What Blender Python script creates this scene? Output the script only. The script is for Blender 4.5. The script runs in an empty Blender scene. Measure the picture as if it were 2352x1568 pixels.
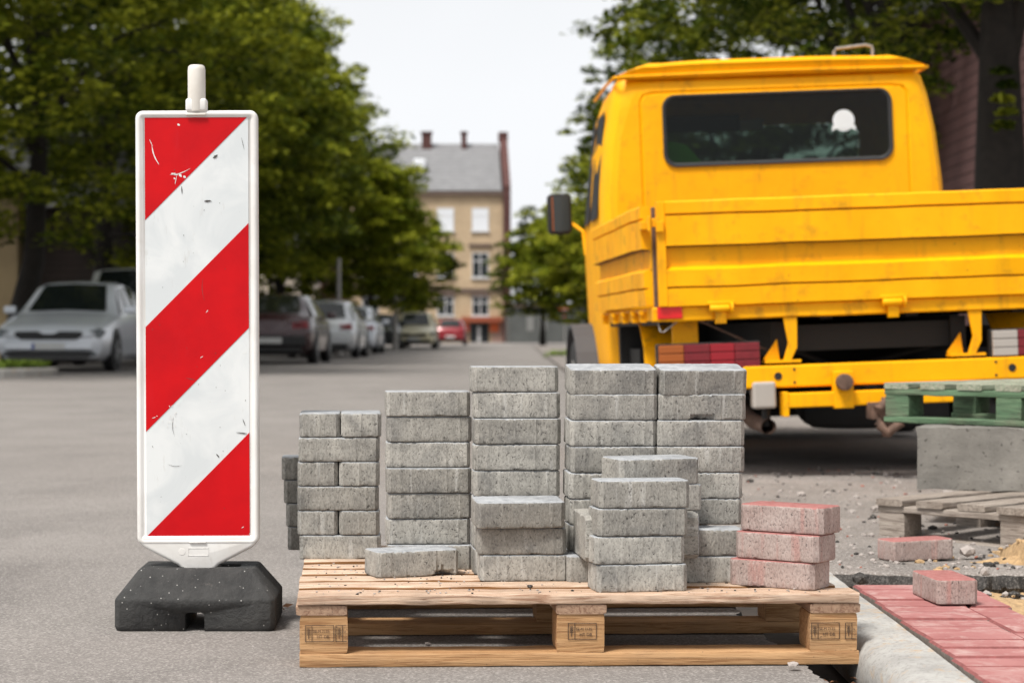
import bpy, bmesh, math, random
import numpy as np
from mathutils import Vector, Matrix, noise
R = math.radians
scene = bpy.context.scene
COL = scene.collection

# ------------------------------------------------------------------ camera
F, X0, Y0, H = 4573.0, 950.0, 768.0, 0.705      # focal in photo units, vanishing point, eye height
def X(x, d): return (x - X0) * d / F
def Z(y, d): return H + (Y0 - y) * d / F
cam = bpy.data.cameras.new('camera'); co = bpy.data.objects.new('camera', cam); COL.objects.link(co)
co.location = (0, 0, H); co.rotation_euler = (R(90), 0, 0)
cam.sensor_width = 36; cam.lens = 36 * F / 2352
cam.shift_x = (1176 - X0) / 2352; cam.shift_y = -(784 - Y0) / 2352
cam.clip_start = 0.05; cam.clip_end = 1500
cam.dof.use_dof = True; cam.dof.focus_distance = 4.55; cam.dof.aperture_fstop = 5.0
scene.camera = co

# ------------------------------------------------------------------ light
ELEV, AZ = 60, 222          # sun elevation, compass azimuth it shines from (y is north): behind and left of the camera
w = bpy.data.worlds.new('World'); scene.world = w; w.use_nodes = True
nt = w.node_tree; nt.nodes.clear()
sky = nt.nodes.new('ShaderNodeTexSky'); sky.sky_type = 'NISHITA'; sky.sun_disc = False
sky.sun_elevation = R(ELEV); sky.sun_rotation = R(AZ); sky.dust_density = 4; sky.air_density = 1.5
hs = nt.nodes.new('ShaderNodeHueSaturation'); hs.inputs['Saturation'].default_value = 0.10
mx = nt.nodes.new('ShaderNodeMixRGB'); mx.blend_type = 'MIX'; mx.inputs[0].default_value = 0.7
mx.inputs[2].default_value = (7.75, 7.9, 8.15, 1)      # the cloud layer
tc = nt.nodes.new('ShaderNodeTexCoord'); nz = nt.nodes.new('ShaderNodeTexNoise')
nz.inputs['Scale'].default_value = 3; nz.inputs['Detail'].default_value = 4
sz = nt.nodes.new('ShaderNodeSeparateXYZ'); ez = nt.nodes.new('ShaderNodeMapRange'); ez.inputs[1].default_value = .12; ez.inputs[2].default_value = .6; ez.inputs[3].default_value = .85; ez.inputs[4].default_value = .15
cr = nt.nodes.new('ShaderNodeMapRange'); cr.inputs[3].default_value = 0.90; cr.inputs[4].default_value = 1.08
ml = nt.nodes.new('ShaderNodeMixRGB'); ml.blend_type = 'MULTIPLY'; ml.inputs[0].default_value = 1
bg = nt.nodes.new('ShaderNodeBackground'); bg.inputs[1].default_value = 0.115
out = nt.nodes.new('ShaderNodeOutputWorld')
L = nt.links.new
L(tc.outputs['Generated'], sz.inputs[0]); L(sz.outputs[2], ez.inputs[0]); L(ez.outputs[0], mx.inputs[0]); L(sky.outputs[0], hs.inputs['Color']); L(hs.outputs[0], mx.inputs[1])
L(tc.outputs['Generated'], nz.inputs['Vector']); L(nz.outputs[0], cr.inputs[0])
L(mx.outputs[0], ml.inputs[1]); L(cr.outputs[0], ml.inputs[2]); L(ml.outputs[0], bg.inputs[0]); L(bg.outputs[0], out.inputs[0])
sl = bpy.data.lights.new('sun', 'SUN'); sl.energy = 3.6; sl.angle = R(14); sl.color = (1, .96, .9)
so = bpy.data.objects.new('sun', sl); COL.objects.link(so)
sd = Vector((math.sin(R(AZ)) * math.cos(R(ELEV)), math.cos(R(AZ)) * math.cos(R(ELEV)), math.sin(R(ELEV))))
so.rotation_euler = sd.to_track_quat('Z', 'Y').to_euler(); so.location = (0, 0, 30)
scene.view_settings.view_transform = 'Standard'; scene.view_settings.look = 'None'
scene.view_settings.exposure = 0.25; scene.view_settings.gamma = 1
scene.render.resolution_x = 1024; scene.render.resolution_y = 682

# ------------------------------------------------------------------ materials
class NT:
    def __init__(s, name):
        s.m = bpy.data.materials.new(name); s.m.use_nodes = True
        s.t = s.m.node_tree; s.t.nodes.clear()
        s.out = s.n('ShaderNodeOutputMaterial'); s.p = s.n('ShaderNodeBsdfPrincipled')
        s.l(s.p.outputs[0], s.out.inputs[0])
    def n(s, k, **kw):
        o = s.t.nodes.new(k)
        for a, b in kw.items(): setattr(o, a, b)
        return o
    def l(s, a, b): s.t.links.new(a, b)
    def coord(s, scale=(1, 1, 1), rnd=True):
        c = s.n('ShaderNodeTexCoord'); v = c.outputs['Object']
        if rnd:
            oi = s.n('ShaderNodeObjectInfo'); m = s.n('ShaderNodeMath', operation='MULTIPLY'); m.inputs[1].default_value = 37
            s.l(oi.outputs['Random'], m.inputs[0]); a = s.n('ShaderNodeVectorMath', operation='ADD')
            s.l(v, a.inputs[0]); s.l(m.outputs[0], a.inputs[1]); v = a.outputs[0]
        mp = s.n('ShaderNodeMapping'); mp.inputs['Scale'].default_value = scale; s.l(v, mp.inputs[0])
        return mp.outputs[0]
    def noise(s, vec, scale, detail=3, rough=.5, dist=0):
        o = s.n('ShaderNodeTexNoise'); s.l(vec, o.inputs['Vector'])
        o.inputs['Scale'].default_value = scale; o.inputs['Detail'].default_value = detail
        o.inputs['Roughness'].default_value = rough; o.inputs['Distortion'].default_value = dist
        return o.outputs[0]
    def vor(s, vec, scale, out='Distance'):
        o = s.n('ShaderNodeTexVoronoi'); s.l(vec, o.inputs['Vector']); o.inputs['Scale'].default_value = scale
        return o.outputs[out]
    def ramp(s, fac, stops, interp='LINEAR'):
        o = s.n('ShaderNodeValToRGB'); s.l(fac, o.inputs[0]); e = o.color_ramp; e.interpolation = interp
        while len(e.elements) < len(stops): e.elements.new(.5)
        for el, (p, c) in zip(e.elements, stops):
            el.position = p; el.color = (c, c, c, 1) if isinstance(c, (int, float)) else (*c, 1)
        return o.outputs[0]
    def mix(s, fac, a, b, mode='MIX'):
        o = s.n('ShaderNodeMixRGB', blend_type=mode)
        for i, v in ((0, fac), (1, a), (2, b)):
            if isinstance(v, (int, float)): o.inputs[i].default_value = v if i == 0 else (v, v, v, 1)
            elif isinstance(v, tuple): o.inputs[i].default_value = (*v, 1)
            else: s.l(v, o.inputs[i])
        return o.outputs[0]
    def math(s, op, a, b=0):
        o = s.n('ShaderNodeMath', operation=op)
        for i, v in ((0, a), (1, b)):
            if isinstance(v, (int, float)): o.inputs[i].default_value = v
            else: s.l(v, o.inputs[i])
        return o.outputs[0]
    def bump(s, h, strength=.5, dist=.002):
        o = s.n('ShaderNodeBump'); o.inputs['Strength'].default_value = strength; o.inputs['Distance'].default_value = dist
        s.l(h, o.inputs['Height']); s.l(o.outputs[0], s.p.inputs['Normal'])
    def color(s, c):
        if isinstance(c, tuple): s.p.inputs['Base Color'].default_value = (*c, 1)
        else: s.l(c, s.p.inputs['Base Color'])
    def set(s, **kw):
        for a, b in kw.items(): s.p.inputs[a.replace('_', ' ')].default_value = b
        return s.m

def simple(name, c, rough=.6, metal=0, spec=.5, var=.12, scale=6, bump=0):
    t = NT(name); v = t.coord()
    n = t.noise(v, scale, 5, .6)
    t.color(t.mix(t.ramp(n, [(.3, 1 - var), (.7, 1 + var * .5)]), (0, 0, 0), c) if False else t.mix(1.0, c, t.ramp(n, [(.3, 1 - var), (.7, 1.0)]), 'MULTIPLY'))
    t.p.inputs['Specular IOR Level'].default_value = spec
    if bump: t.bump(n, .4, bump)
    return t.set(Roughness=rough, Metallic=metal)

def concrete_brick(name, red=False):
    t = NT(name); v = t.coord(); vs = t.coord((1, 1, .5)); vw = t.coord((1, 1, .08))
    oi = t.n('ShaderNodeObjectInfo')
    fine = t.noise(vs, 260, 4, .7); pits = t.noise(t.coord((1, 1, .85)), 165, 3, .65, .5)
    big = t.noise(v, 14, 4, .6); streak = t.noise(vw, 48, 2, .5); stain = t.noise(v, 9, 3, .6, .4)
    if red:
        base = t.mix(t.ramp(big, [(.32, 0), (.66, 1)]), (.34, .25, .225), (.44, .355, .325))
        base = t.mix(t.ramp(streak, [(.56, 0), (.70, .45)]), base, (.44, .19, .165))
    else:
        tone = t.mix(oi.outputs['Random'], (.23, .218, .195), (.36, .345, .312))
        base = t.mix(t.ramp(big, [(.3, 0), (.7, 1)]), tone, t.mix(1.0, tone, 1.38, 'MULTIPLY'))
        base = t.mix(t.ramp(stain, [(.5, 0), (.72, .6)]), base, (.11, .11, .11))
        base = t.mix(t.ramp(t.noise(vs, 34, 4, .7), [(.40, .32), (.54, 0)]), base, (.15, .145, .135))
    base = t.mix(t.ramp(streak, [(.63, 0), (.72, .5)]), base, (.58, .57, .54)) if not red else base
    base = t.mix(t.ramp(fine, [(.36, .45), (.50, 0)]), base, (.085, .08, .075))
    base = t.mix(t.ramp(fine, [(.55, 0), (.72, .5)]), base, (.50, .48, .445))
    base = t.mix(t.ramp(pits, [(.32, .75), (.39, 0)]), base, (.04, .038, .035))
    # the pressed top face is smoother and closed
    g = t.n('ShaderNodeTexCoord'); sx = t.n('ShaderNodeSeparateXYZ'); t.l(g.outputs['Normal'], sx.inputs[0])
    up = t.ramp(sx.outputs[2], [(.55, 0), (.8, 1)])
    if red: top = t.mix(t.ramp(t.noise(v, 60, 4, .7), [(.35, 0), (.7, 1)]), (.30, .11, .10), (.39, .175, .16))
    else: top = t.mix(t.ramp(t.noise(v, 40, 4, .7), [(.35, 0), (.7, 1)]), (.25, .26, .275), (.42, .43, .44))
    t.color(t.mix(up, base, top))
    h = t.mix(.6, t.ramp(pits, [(.3, 0), (.45, 1)]), fine)
    t.bump(h, .75, .0022)
    t.p.inputs['Specular IOR Level'].default_value = .25
    return t.set(Roughness=.9)

def wood(name, c1, c2, c3, axis='X', grime=.35, scale=1.0):
    t = NT(name)
    sc = {'X': (.05, 1, 1), 'Y': (1, .05, 1), 'Z': (1, 1, .05)}[axis]
    v = t.coord(sc); vo = t.coord()
    g = t.noise(v, 120 * scale, 5, .72, 1.4); g2 = t.noise(v, 30 * scale, 4, .65, 3.0); b = t.noise(vo, 7, 4, .6); sp = t.noise(vo, 130, 3, .7)
    base = t.mix(t.ramp(g2, [(.3, 0), (.7, 1)]), c1, c2)
    base = t.mix(t.ramp(g, [(.38, .9), (.53, 0)]), base, c3)
    base = t.mix(t.ramp(b, [(.5, 0), (.75, grime)]), base, (.16, .125, .10))
    base = t.mix(t.ramp(sp, [(.27, .8), (.34, 0)]), base, (.08, .06, .05))
    t.color(base); t.bump(t.mix(.5, g, g2), .9, .0045)
    t.p.inputs['Specular IOR Level'].default_value = .25
    return t.set(Roughness=.85)

def asphalt(name, c_lo, c_hi, speck=.6, big=1.2):
    t = NT(name); v = t.coord(rnd=False)
    n1 = t.noise(v, 260, 3, .7); n2 = t.noise(v, big, 5, .6); n3 = t.noise(v, 95, 4, .7)
    vr = t.vor(v, 210, 'Color')
    sx = t.n('ShaderNodeSeparateXYZ'); t.l(vr, sx.inputs[0])
    base = t.mix(t.ramp(n2, [(.3, 0), (.7, 1)]), c_lo, c_hi)
    base = t.mix(t.ramp(t.noise(v, .55, 6, .7, 1.2), [(.52, 0), (.68, .38)]), base, (.09, .082, .078))
    base = t.mix(t.ramp(sx.outputs[0], [(.0, speck * .5), (.5, 0)]), base, (.05, .045, .043))
    base = t.mix(t.ramp(sx.outputs[1], [(.62, 0), (.95, speck * .75)]), base, (.42, .39, .365))
    base = t.mix(t.ramp(n3, [(.35, .32), (.5, 0)]), base, (.10, .088, .082))
    base = t.mix(t.ramp(n1, [(.62, 0), (.72, .6)]), base, (.50, .45, .42))
    t.color(base); t.bump(t.mix(.5, n1, n3), .6, .004)
    t.p.inputs['Specular IOR Level'].default_value = .3
    return t.set(Roughness=.92)

def leaf_mat(name, a, b, c):
    t = NT(name)
    g = t.n('ShaderNodeNewGeometry'); at = t.n('ShaderNodeAttribute', attribute_name='clump')
    f = t.math('ADD', t.math('MULTIPLY', g.outputs['Random Per Island'], .5), t.math('MULTIPLY', at.outputs['Fac'], .5))   # random tone per leaf and clump; its range imitates foliage highlights and shade
    t.color(t.ramp(f, [(.1, a), (.5, b), (.85, c)]))
    t.p.inputs['Specular IOR Level'].default_value = .08
    tr = t.n('ShaderNodeBsdfTranslucent'); mxs = t.n('ShaderNodeMixShader'); mxs.inputs[0].default_value = .22
    t.l(t.ramp(f, [(.1, tuple(x * 1.5 for x in a)), (.5, tuple(x * 1.6 for x in b)), (.85, tuple(x * 1.6 for x in c))]), tr.inputs[0])
    t.l(t.p.outputs[0], mxs.inputs[1]); t.l(tr.outputs[0], mxs.inputs[2]); t.l(mxs.outputs[0], t.out.inputs[0])
    return t.set(Roughness=.6)

def glass(name, tint=(.5, .55, .53), refl=.12, rough=.02):
    t = NT(name); t.t.nodes.remove(t.p)
    tr = t.n('ShaderNodeBsdfTransparent'); tr.inputs[0].default_value = (*tint, 1)
    gl = t.n('ShaderNodeBsdfGlossy'); gl.inputs['Roughness'].default_value = rough
    fr = t.n('ShaderNodeFresnel'); fr.inputs[0].default_value = 1.28
    ms = t.n('ShaderNodeMixShader'); t.l(fr.outputs[0], ms.inputs[0]); t.l(tr.outputs[0], ms.inputs[1]); t.l(gl.outputs[0], ms.inputs[2])
    t.l(ms.outputs[0], t.out.inputs[0]); return t.m

def paint(name, c, rough=.25, metal=0., dirt=.15):
    t = NT(name); v = t.coord(rnd=False)
    n = t.noise(v, 2.2, 5, .6)
    t.color(t.mix(t.ramp(n, [(.45, 0), (.8, dirt)]), c, (.16, .14, .11)))
    t.p.inputs['Coat Weight'].default_value = .6; t.p.inputs['Coat Roughness'].default_value = .12
    return t.set(Roughness=rough, Metallic=metal)

def truck_paint(name, grime=1.0):
    t = NT(name); v = t.coord(rnd=False); vz = t.coord((1, 1, .12), rnd=False)
    n = t.noise(v, 2.5, 6, .65); st = t.noise(vz, 14, 4, .6); sp = t.noise(v, 38, 4, .75); md = t.noise(v, 9, 5, .7)
    c = t.mix(t.ramp(n, [(.3, 0), (.7, 1)]), (.90, .375, .0), (.97, .46, .0))
    c = t.mix(t.ramp(st, [(.55, 0), (.75, .30 * min(grime, 2))]), c, (.34, .16, .015))
    c = t.mix(t.ramp(md, [(.55, 0), (.72, .42 * min(grime, 1.8))]), c, (.26, .12, .018))
    c = t.mix(t.ramp(sp, [(.27, .8), (.33, 0)]), c, (.09, .045, .02))
    t.color(c); t.bump(t.mix(.5, n, md), .25, .012)
    t.p.inputs['Specular IOR Level'].default_value = .2
    return t.set(Roughness=.5)

def sheet_red(name):
    t = NT(name); v = t.coord(rnd=False); vz = t.coord((1, 1, .2), rnd=False)
    n = t.noise(v, 5, 4, .6); sp = t.noise(v, 95, 3, .75); st = t.noise(vz, 30, 3, .6)
    c = t.mix(t.ramp(n, [(.35, 0), (.7, 1)]), (.45, .0, .004), (.60, .001, .004))
    c = t.mix(t.ramp(st, [(.60, 0), (.75, .25)]), c, (.5, .01, .02))
    c = t.mix(t.ramp(sp, [(.20, .6), (.24, 0)]), c, (.30, .0, .01))
    t.color(c); t.bump(t.noise(v, 22, 3), .15, .002)
    t.p.inputs['Specular IOR Level'].default_value = .22
    return t.set(Roughness=.45)
def sheet_white(name, c1=(.60, .63, .64), c2=(.70, .72, .72), dirt=.5, rough=.4):
    t = NT(name); v = t.coord(rnd=False); vz = t.coord((1, 1, .25), rnd=False)
    n = t.noise(v, 6, 4, .6, .6); sp = t.noise(v, 75, 4, .8); st = t.noise(vz, 40, 4, .7)
    c = t.mix(t.ramp(n, [(.4, 0), (.6, 1)]), c1, c2)
    c = t.mix(t.ramp(st, [(.62, 0), (.8, dirt)]), c, (.40, .37, .33))
    c = t.mix(t.ramp(sp, [(.25, .7), (.30, 0)]), c, (.14, .12, .10))
    t.color(c); return t.set(Roughness=rough)

def siding(name, c1, c2, pitch=.14):
    t = NT(name); g = t.n('ShaderNodeTexCoord'); sx = t.n('ShaderNodeSeparateXYZ'); t.l(g.outputs['Object'], sx.inputs[0])
    fr = t.math('FRACT', t.math('DIVIDE', sx.outputs[2], pitch))
    n = t.noise(t.coord(rnd=False), 1.5, 5, .6)
    c = t.mix(t.ramp(n, [(.3, 0), (.7, 1)]), c1, c2); c = t.mix(t.ramp(fr, [(.0, .8), (.14, 0)]), c, (.01, .008, .007))
    t.color(c); t.bump(t.ramp(fr, [(0, 0), (.14, 1)]), .6, .02); return t.set(Roughness=.85)
def brickwall(name, c1, c2, mortar, scale=3.6, rough=.9):
    t = NT(name); g = t.n('ShaderNodeTexCoord'); sx = t.n('ShaderNodeSeparateXYZ'); t.l(g.outputs['Object'], sx.inputs[0])
    cb = t.n('ShaderNodeCombineXYZ'); t.l(t.math('ADD', sx.outputs[0], sx.outputs[1]), cb.inputs[0]); t.l(sx.outputs[2], cb.inputs[1])
    b = t.n('ShaderNodeTexBrick'); t.l(cb.outputs[0], b.inputs['Vector']); b.inputs['Scale'].default_value = scale
    b.inputs['Color1'].default_value = (*c1, 1); b.inputs['Color2'].default_value = (*c2, 1); b.inputs['Mortar'].default_value = (*mortar, 1)
    b.inputs['Mortar Size'].default_value = .012
    n = t.noise(g.outputs['Object'], .5, 5, .6)
    t.color(t.mix(1.0, b.outputs[0], t.ramp(n, [(.3, .75), (.7, 1)]), 'MULTIPLY')); return t.set(Roughness=rough)

def emit_free_screen(name, c, rough=.2):
    t = NT(name); t.color(c); return t.set(Roughness=rough)

M = {}
M['brick'] = concrete_brick('grey_concrete'); M['redbrick'] = concrete_brick('red_concrete', True)
M['wood'] = wood('fresh_pine', (.46, .315, .215), (.62, .47, .36), (.28, .15, .09), grime=.5)
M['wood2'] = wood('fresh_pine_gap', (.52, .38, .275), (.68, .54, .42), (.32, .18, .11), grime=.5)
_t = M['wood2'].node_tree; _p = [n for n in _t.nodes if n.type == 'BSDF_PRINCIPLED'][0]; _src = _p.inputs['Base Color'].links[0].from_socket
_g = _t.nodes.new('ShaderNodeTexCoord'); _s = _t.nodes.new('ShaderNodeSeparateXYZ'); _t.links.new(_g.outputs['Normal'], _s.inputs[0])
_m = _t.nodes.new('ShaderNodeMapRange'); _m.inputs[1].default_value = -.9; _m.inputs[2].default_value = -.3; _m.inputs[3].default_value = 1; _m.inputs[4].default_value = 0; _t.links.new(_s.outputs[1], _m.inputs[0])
_x = _t.nodes.new('ShaderNodeMixRGB'); _x.inputs[2].default_value = (.22, .10, .035, 1); _t.links.new(_m.outputs[0], _x.inputs[0]); _t.links.new(_src, _x.inputs[1]); _t.links.new(_x.outputs[0], _p.inputs['Base Color'])   # sawn orange edges, darkened with the gap shade painted in
M['woodblk'] = wood('pine_block', (.42, .235, .105), (.54, .33, .17), (.28, .14, .06), 'X', .2, .8)
M['woodend'] = wood('pine_end', (.33, .21, .14), (.42, .28, .19), (.2, .11, .07), 'Y', .3, .6)
M['oldwood'] = wood('weathered_wood', (.24, .20, .17), (.38, .33, .28), (.14, .11, .09), 'Y', .5)
M['oldwoodx'] = wood('weathered_wood_cross', (.26, .22, .19), (.40, .35, .30), (.14, .11, .09), 'X', .5)
M['green'] = wood('green_wood', (.07, .135, .075), (.15, .23, .135), (.05, .07, .045), 'X', .5)
M['greent'] = wood('green_wood_top', (.22, .28, .19), (.44, .41, .33), (.12, .15, .10), 'Y', .4)
M['ink'] = simple('stamp_ink', (.06, .04, .03), .9)
M['road'] = asphalt('road_asphalt', (.178, .162, .150), (.240, .220, .204), .75)
M['pave'] = asphalt('old_asphalt', (.15, .132, .118), (.28, .245, .22), .85, 2.5)
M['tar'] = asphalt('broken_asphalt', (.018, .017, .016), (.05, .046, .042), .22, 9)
M['soil'] = simple('soil', (.05, .038, .03), 1, var=.5, scale=30, bump=.01)
M['sand'] = simple('sand', (.50, .33, .17), 1, var=.45, scale=60, bump=.01)
t = NT('kerb_concrete'); v = t.coord(rnd=False)
c_ = t.mix(t.ramp(t.noise(v, 7, 5, .65), [(.3, 0), (.7, 1)]), (.29, .28, .265), (.45, .44, .415))
c_ = t.mix(t.ramp(t.noise(v, 90, 4, .75), [(.36, .5), (.5, 0)]), c_, (.15, .14, .13))
c_ = t.mix(t.ramp(t.noise(v, 16, 6, .75, .5), [(.54, 0), (.64, .75)]), c_, (.42, .29, .17)); t.color(c_)
t.bump(t.noise(v, 70, 5, .75), .6, .004); M['kerb'] = t.set(Roughness=.9)
M['concrete'] = None
t = NT('cast_concrete'); v = t.coord(rnd=False)
c_ = t.mix(t.ramp(t.noise(v, 5, 5, .65), [(.3, 0), (.7, 1)]), (.12, .112, .10), (.25, .235, .21))
c_ = t.mix(t.ramp(t.noise(v, 55, 3, .6), [(.33, .85), (.38, 0)]), c_, (.05, .045, .04)); t.color(c_)
t.bump(t.noise(v, 45, 4, .7), .6, .004); M['concrete'] = t.set(Roughness=.92)
M['rubber'] = None
t = NT('recycled_rubber'); v = t.coord(rnd=False)
c_ = t.mix(t.ramp(t.noise(v, 12, 5, .6), [(.35, 0), (.7, 1)]), (.018, .018, .018), (.05, .049, .047))
c_ = t.mix(t.ramp(t.noise(v, 60, 4, .7), [(.6, 0), (.8, .5)]), c_, (.12, .11, .10))
vd = t.vor(v, 62); c_ = t.mix(t.ramp(vd, [(.07, .85), (.11, 0)]), c_, (.42, .41, .39)); t.color(c_)
t.bump(t.noise(v, 55, 5, .7), .9, .006); M['rubber'] = t.set(Roughness=.8)
M['signred'] = sheet_red('red_sheeting'); M['signwhite'] = sheet_white('white_sheeting')
M['plastic'] = sheet_white('white_plastic', (.70, .68, .65), (.78, .77, .75), .35, .5)
M['postpl'] = sheet_white('aged_plastic', (.60, .56, .50), (.70, .67, .62), .6, .5)
M['scuff'] = simple('scuff_white', (.75, .74, .72), .7); M['scuffd'] = simple('scuff_dark', (.07, .065, .06), .8)
M['yellow'] = truck_paint('yellow_truck_paint'); M['yellowd'] = truck_paint('grimy_yellow_paint', 2.0)
M['black'] = simple('black_steel', (.012, .011, .010), .7); M['tyre'] = simple('tyre_rubber', (.015, .015, .015), .85, var=.3)
M['seal'] = simple('rubber_seal', (.02, .02, .02), .5)
M['greyst'] = simple('grey_steel', (.35, .33, .31), .5, .3, var=.3, scale=30); M['rust'] = simple('rusty_steel', (.17, .10, .07), .85, var=.6, scale=25, bump=.004)
M['glass'] = glass('clear_glass', (.55, .62, .58)); M['reflred'] = simple('red_reflector', (.72, .01, .01), .25)
M['lampred'] = simple('dark_red_lamp', (.20, .012, .018), .3, var=.3, scale=40); M['lampred2'] = simple('red_lamp', (.30, .008, .016), .3)
M['lamporange'] = simple('orange_lamp', (.34, .085, .01), .35); M['lampwhite'] = simple('pale_lamp', (.42, .38, .34), .3)
M['white'] = simple('white_paint', (.72, .74, .74), .5); M['vest'] = simple('green_vest', (.12, .42, .02), .8)
M['interior'] = simple('dark_interior', (.015, .014, .013), .8)
M['leafN'] = leaf_mat('linden_leaf', (.017, .032, .003), (.090, .115, .008), (.34, .355, .03))
M['leafL'] = leaf_mat('young_linden_leaf', (.045, .070, .005), (.18, .21, .013), (.42, .43, .04))
M['leafR'] = leaf_mat('right_linden_leaf', (.012, .024, .003), (.055, .078, .006), (.25, .27, .025))
M['bark'] = simple('bark', (.022, .017, .013), .95, var=.5, scale=12, bump=.03)
M['grass'] = leaf_mat('grass_blade', (.09, .14, .02), (.14, .20, .03), (.2, .26, .05))
M['dryleaf'] = simple('dry_leaf', (.20, .09, .04), .8, var=.4, scale=60)
M['stone'] = simple('pebble_stone', (.42, .37, .34), .85, var=.35, scale=60); M['redchip'] = simple('brick_chip', (.36, .13, .09), .9, var=.3, scale=60)

# ------------------------------------------------------------------ mesh helpers
def tag(o, label=None, cat=None, group=None, kind=None):
    if label: o['label'] = label
    if cat: o['category'] = cat
    if group: o['group'] = group
    if kind: o['kind'] = kind
    return o
def empty(name, loc=(0, 0, 0), rz=0, label=None, cat=None, group=None):
    o = bpy.data.objects.new(name, None); COL.objects.link(o); o.location = loc; o.rotation_euler = (0, 0, rz)
    o.empty_display_size = .1
    return tag(o, label, cat, group)
class MB:
    def __init__(s): s.v = []; s.f = []; s.mi = []
    def add(s, vs, fs, mi=0):
        b = len(s.v); s.v += [tuple(p) for p in vs]; s.f += [tuple(i + b for i in q) for q in fs]; s.mi += [mi] * len(fs); return s
    def box(s, x0, x1, y0, y1, z0, z1, mi=0):
        return s.add([(x0, y0, z0), (x1, y0, z0), (x1, y1, z0), (x0, y1, z0), (x0, y0, z1), (x1, y0, z1), (x1, y1, z1), (x0, y1, z1)],
                     [(0, 3, 2, 1), (4, 5, 6, 7), (0, 1, 5, 4), (1, 2, 6, 5), (2, 3, 7, 6), (3, 0, 4, 7)], mi)
    def obox(s, c, sx, sy, sz, M3=None, mi=0):
        vs = []
        for z in (-.5, .5):
            for x, y in ((-.5, -.5), (.5, -.5), (.5, .5), (-.5, .5)):
                p = Vector((x * sx, y * sy, z * sz)); p = (M3 @ p) if M3 else p; vs.append(p + Vector(c))
        return s.add(vs, [(0, 3, 2, 1), (4, 5, 6, 7), (0, 1, 5, 4), (1, 2, 6, 5), (2, 3, 7, 6), (3, 0, 4, 7)], mi)
    def prism(s, poly, a, b, plane='xz', mi=0):
        n = len(poly)
        def P(u, v, w): return (u, w, v) if plane == 'xz' else ((u, v, w) if plane == 'xy' else (w, u, v))
        vs = [P(u, v, a) for u, v in poly] + [P(u, v, b) for u, v in poly]
        fs = [tuple(range(n)), tuple(range(2 * n - 1, n - 1, -1))] + [(i, i + n, (i + 1) % n + n, (i + 1) % n) for i in range(n)]
        return s.add(vs, fs, mi)
    def tube(s, pts, rad, seg=8, mi=0, cap=True):
        pts = [Vector(p) for p in pts]; n = len(pts); rs = rad if isinstance(rad, (list, tuple)) else [rad] * n; vs = []; fs = []
        for i, p in enumerate(pts):
            d = (pts[min(i + 1, n - 1)] - pts[max(i - 1, 0)]).normalized()
            up = Vector((0, 0, 1)) if abs(d.z) < .9 else Vector((1, 0, 0)); a = d.cross(up).normalized(); b = d.cross(a)
            for k in range(seg):
                t_ = 2 * math.pi * k / seg; vs.append(p + (a * math.cos(t_) + b * math.sin(t_)) * rs[i])
        for i in range(n - 1):
            for k in range(seg):
                k2 = (k + 1) % seg; fs.append((i * seg + k, i * seg + k2, (i + 1) * seg + k2, (i + 1) * seg + k))
        if cap: fs += [tuple(range(seg - 1, -1, -1)), tuple(range((n - 1) * seg, n * seg))]
        return s.add(vs, fs, mi)
    def lathe(s, prof, axis='z', c=(0, 0, 0), seg=24, mi=0):      # prof: (radius, height) pairs
        vs = []; fs = []; n = len(prof)
        for r, h in prof:
            for k in range(seg):
                a = 2 * math.pi * k / seg; p = (r * math.cos(a), r * math.sin(a), h)
                if axis == 'x': p = (p[2], p[0], p[1])
                if axis == 'y': p = (p[0], p[2], p[1])
                vs.append((p[0] + c[0], p[1] + c[1], p[2] + c[2]))
        for i in range(n - 1):
            for k in range(seg):
                k2 = (k + 1) % seg; fs.append((i * seg + k, i * seg + k2, (i + 1) * seg + k2, (i + 1) * seg + k))
        fs += [tuple(range(seg)), tuple(range((n - 1) * seg, n * seg))]
        return s.add(vs, fs, mi)
    def loft(s, loops, closed=True, caps=True, mi=0):
        n = len(loops[0]); vs = [p for lp in loops for p in lp]; fs = []
        for i in range(len(loops) - 1):
            for k in range(n if closed else n - 1):
                k2 = (k + 1) % n; fs.append((i * n + k, i * n + k2, (i + 1) * n + k2, (i + 1) * n + k))
        if caps: fs += [tuple(range(n - 1, -1, -1)), tuple(range((len(loops) - 1) * n, len(loops) * n))]
        return s.add(vs, fs, mi)
    def build(s, name, mats, parent=None, bevel=0, seg=2, smooth=False, normals=True, loc=None, rz=0, angle=40):
        me = bpy.data.meshes.new(name); me.from_pydata(s.v, [], s.f)
        mats = mats if isinstance(mats, (list, tuple)) else [mats]
        for m in mats: me.materials.append(m)
        if len(mats) > 1: me.polygons.foreach_set('material_index', s.mi)
        if bevel or normals:
            bm = bmesh.new(); bm.from_mesh(me)
            if normals: bmesh.ops.recalc_face_normals(bm, faces=bm.faces)
            if bevel:
                ed = [e for e in bm.edges if len(e.link_faces) == 2 and e.calc_face_angle(0) > R(25)]
                bmesh.ops.bevel(bm, geom=ed, offset=bevel, segments=seg, affect='EDGES', profile=.5, clamp_overlap=True)
            bm.to_mesh(me); bm.free()
        if smooth:
            for p in me.polygons: p.use_smooth = True
            me.set_sharp_from_angle(angle=R(angle))
        o = bpy.data.objects.new(name, me); COL.objects.link(o)
        if parent: o.parent = parent
        if loc: o.location = loc
        if rz: o.rotation_euler = (0, 0, rz)
        return o
def copy_tree(o, parent=None):
    c = o.copy(); COL.objects.link(c); c.parent = parent
    for ch in [q for q in bpy.data.objects if q.parent == o]: copy_tree(ch, c)
    return c
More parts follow.
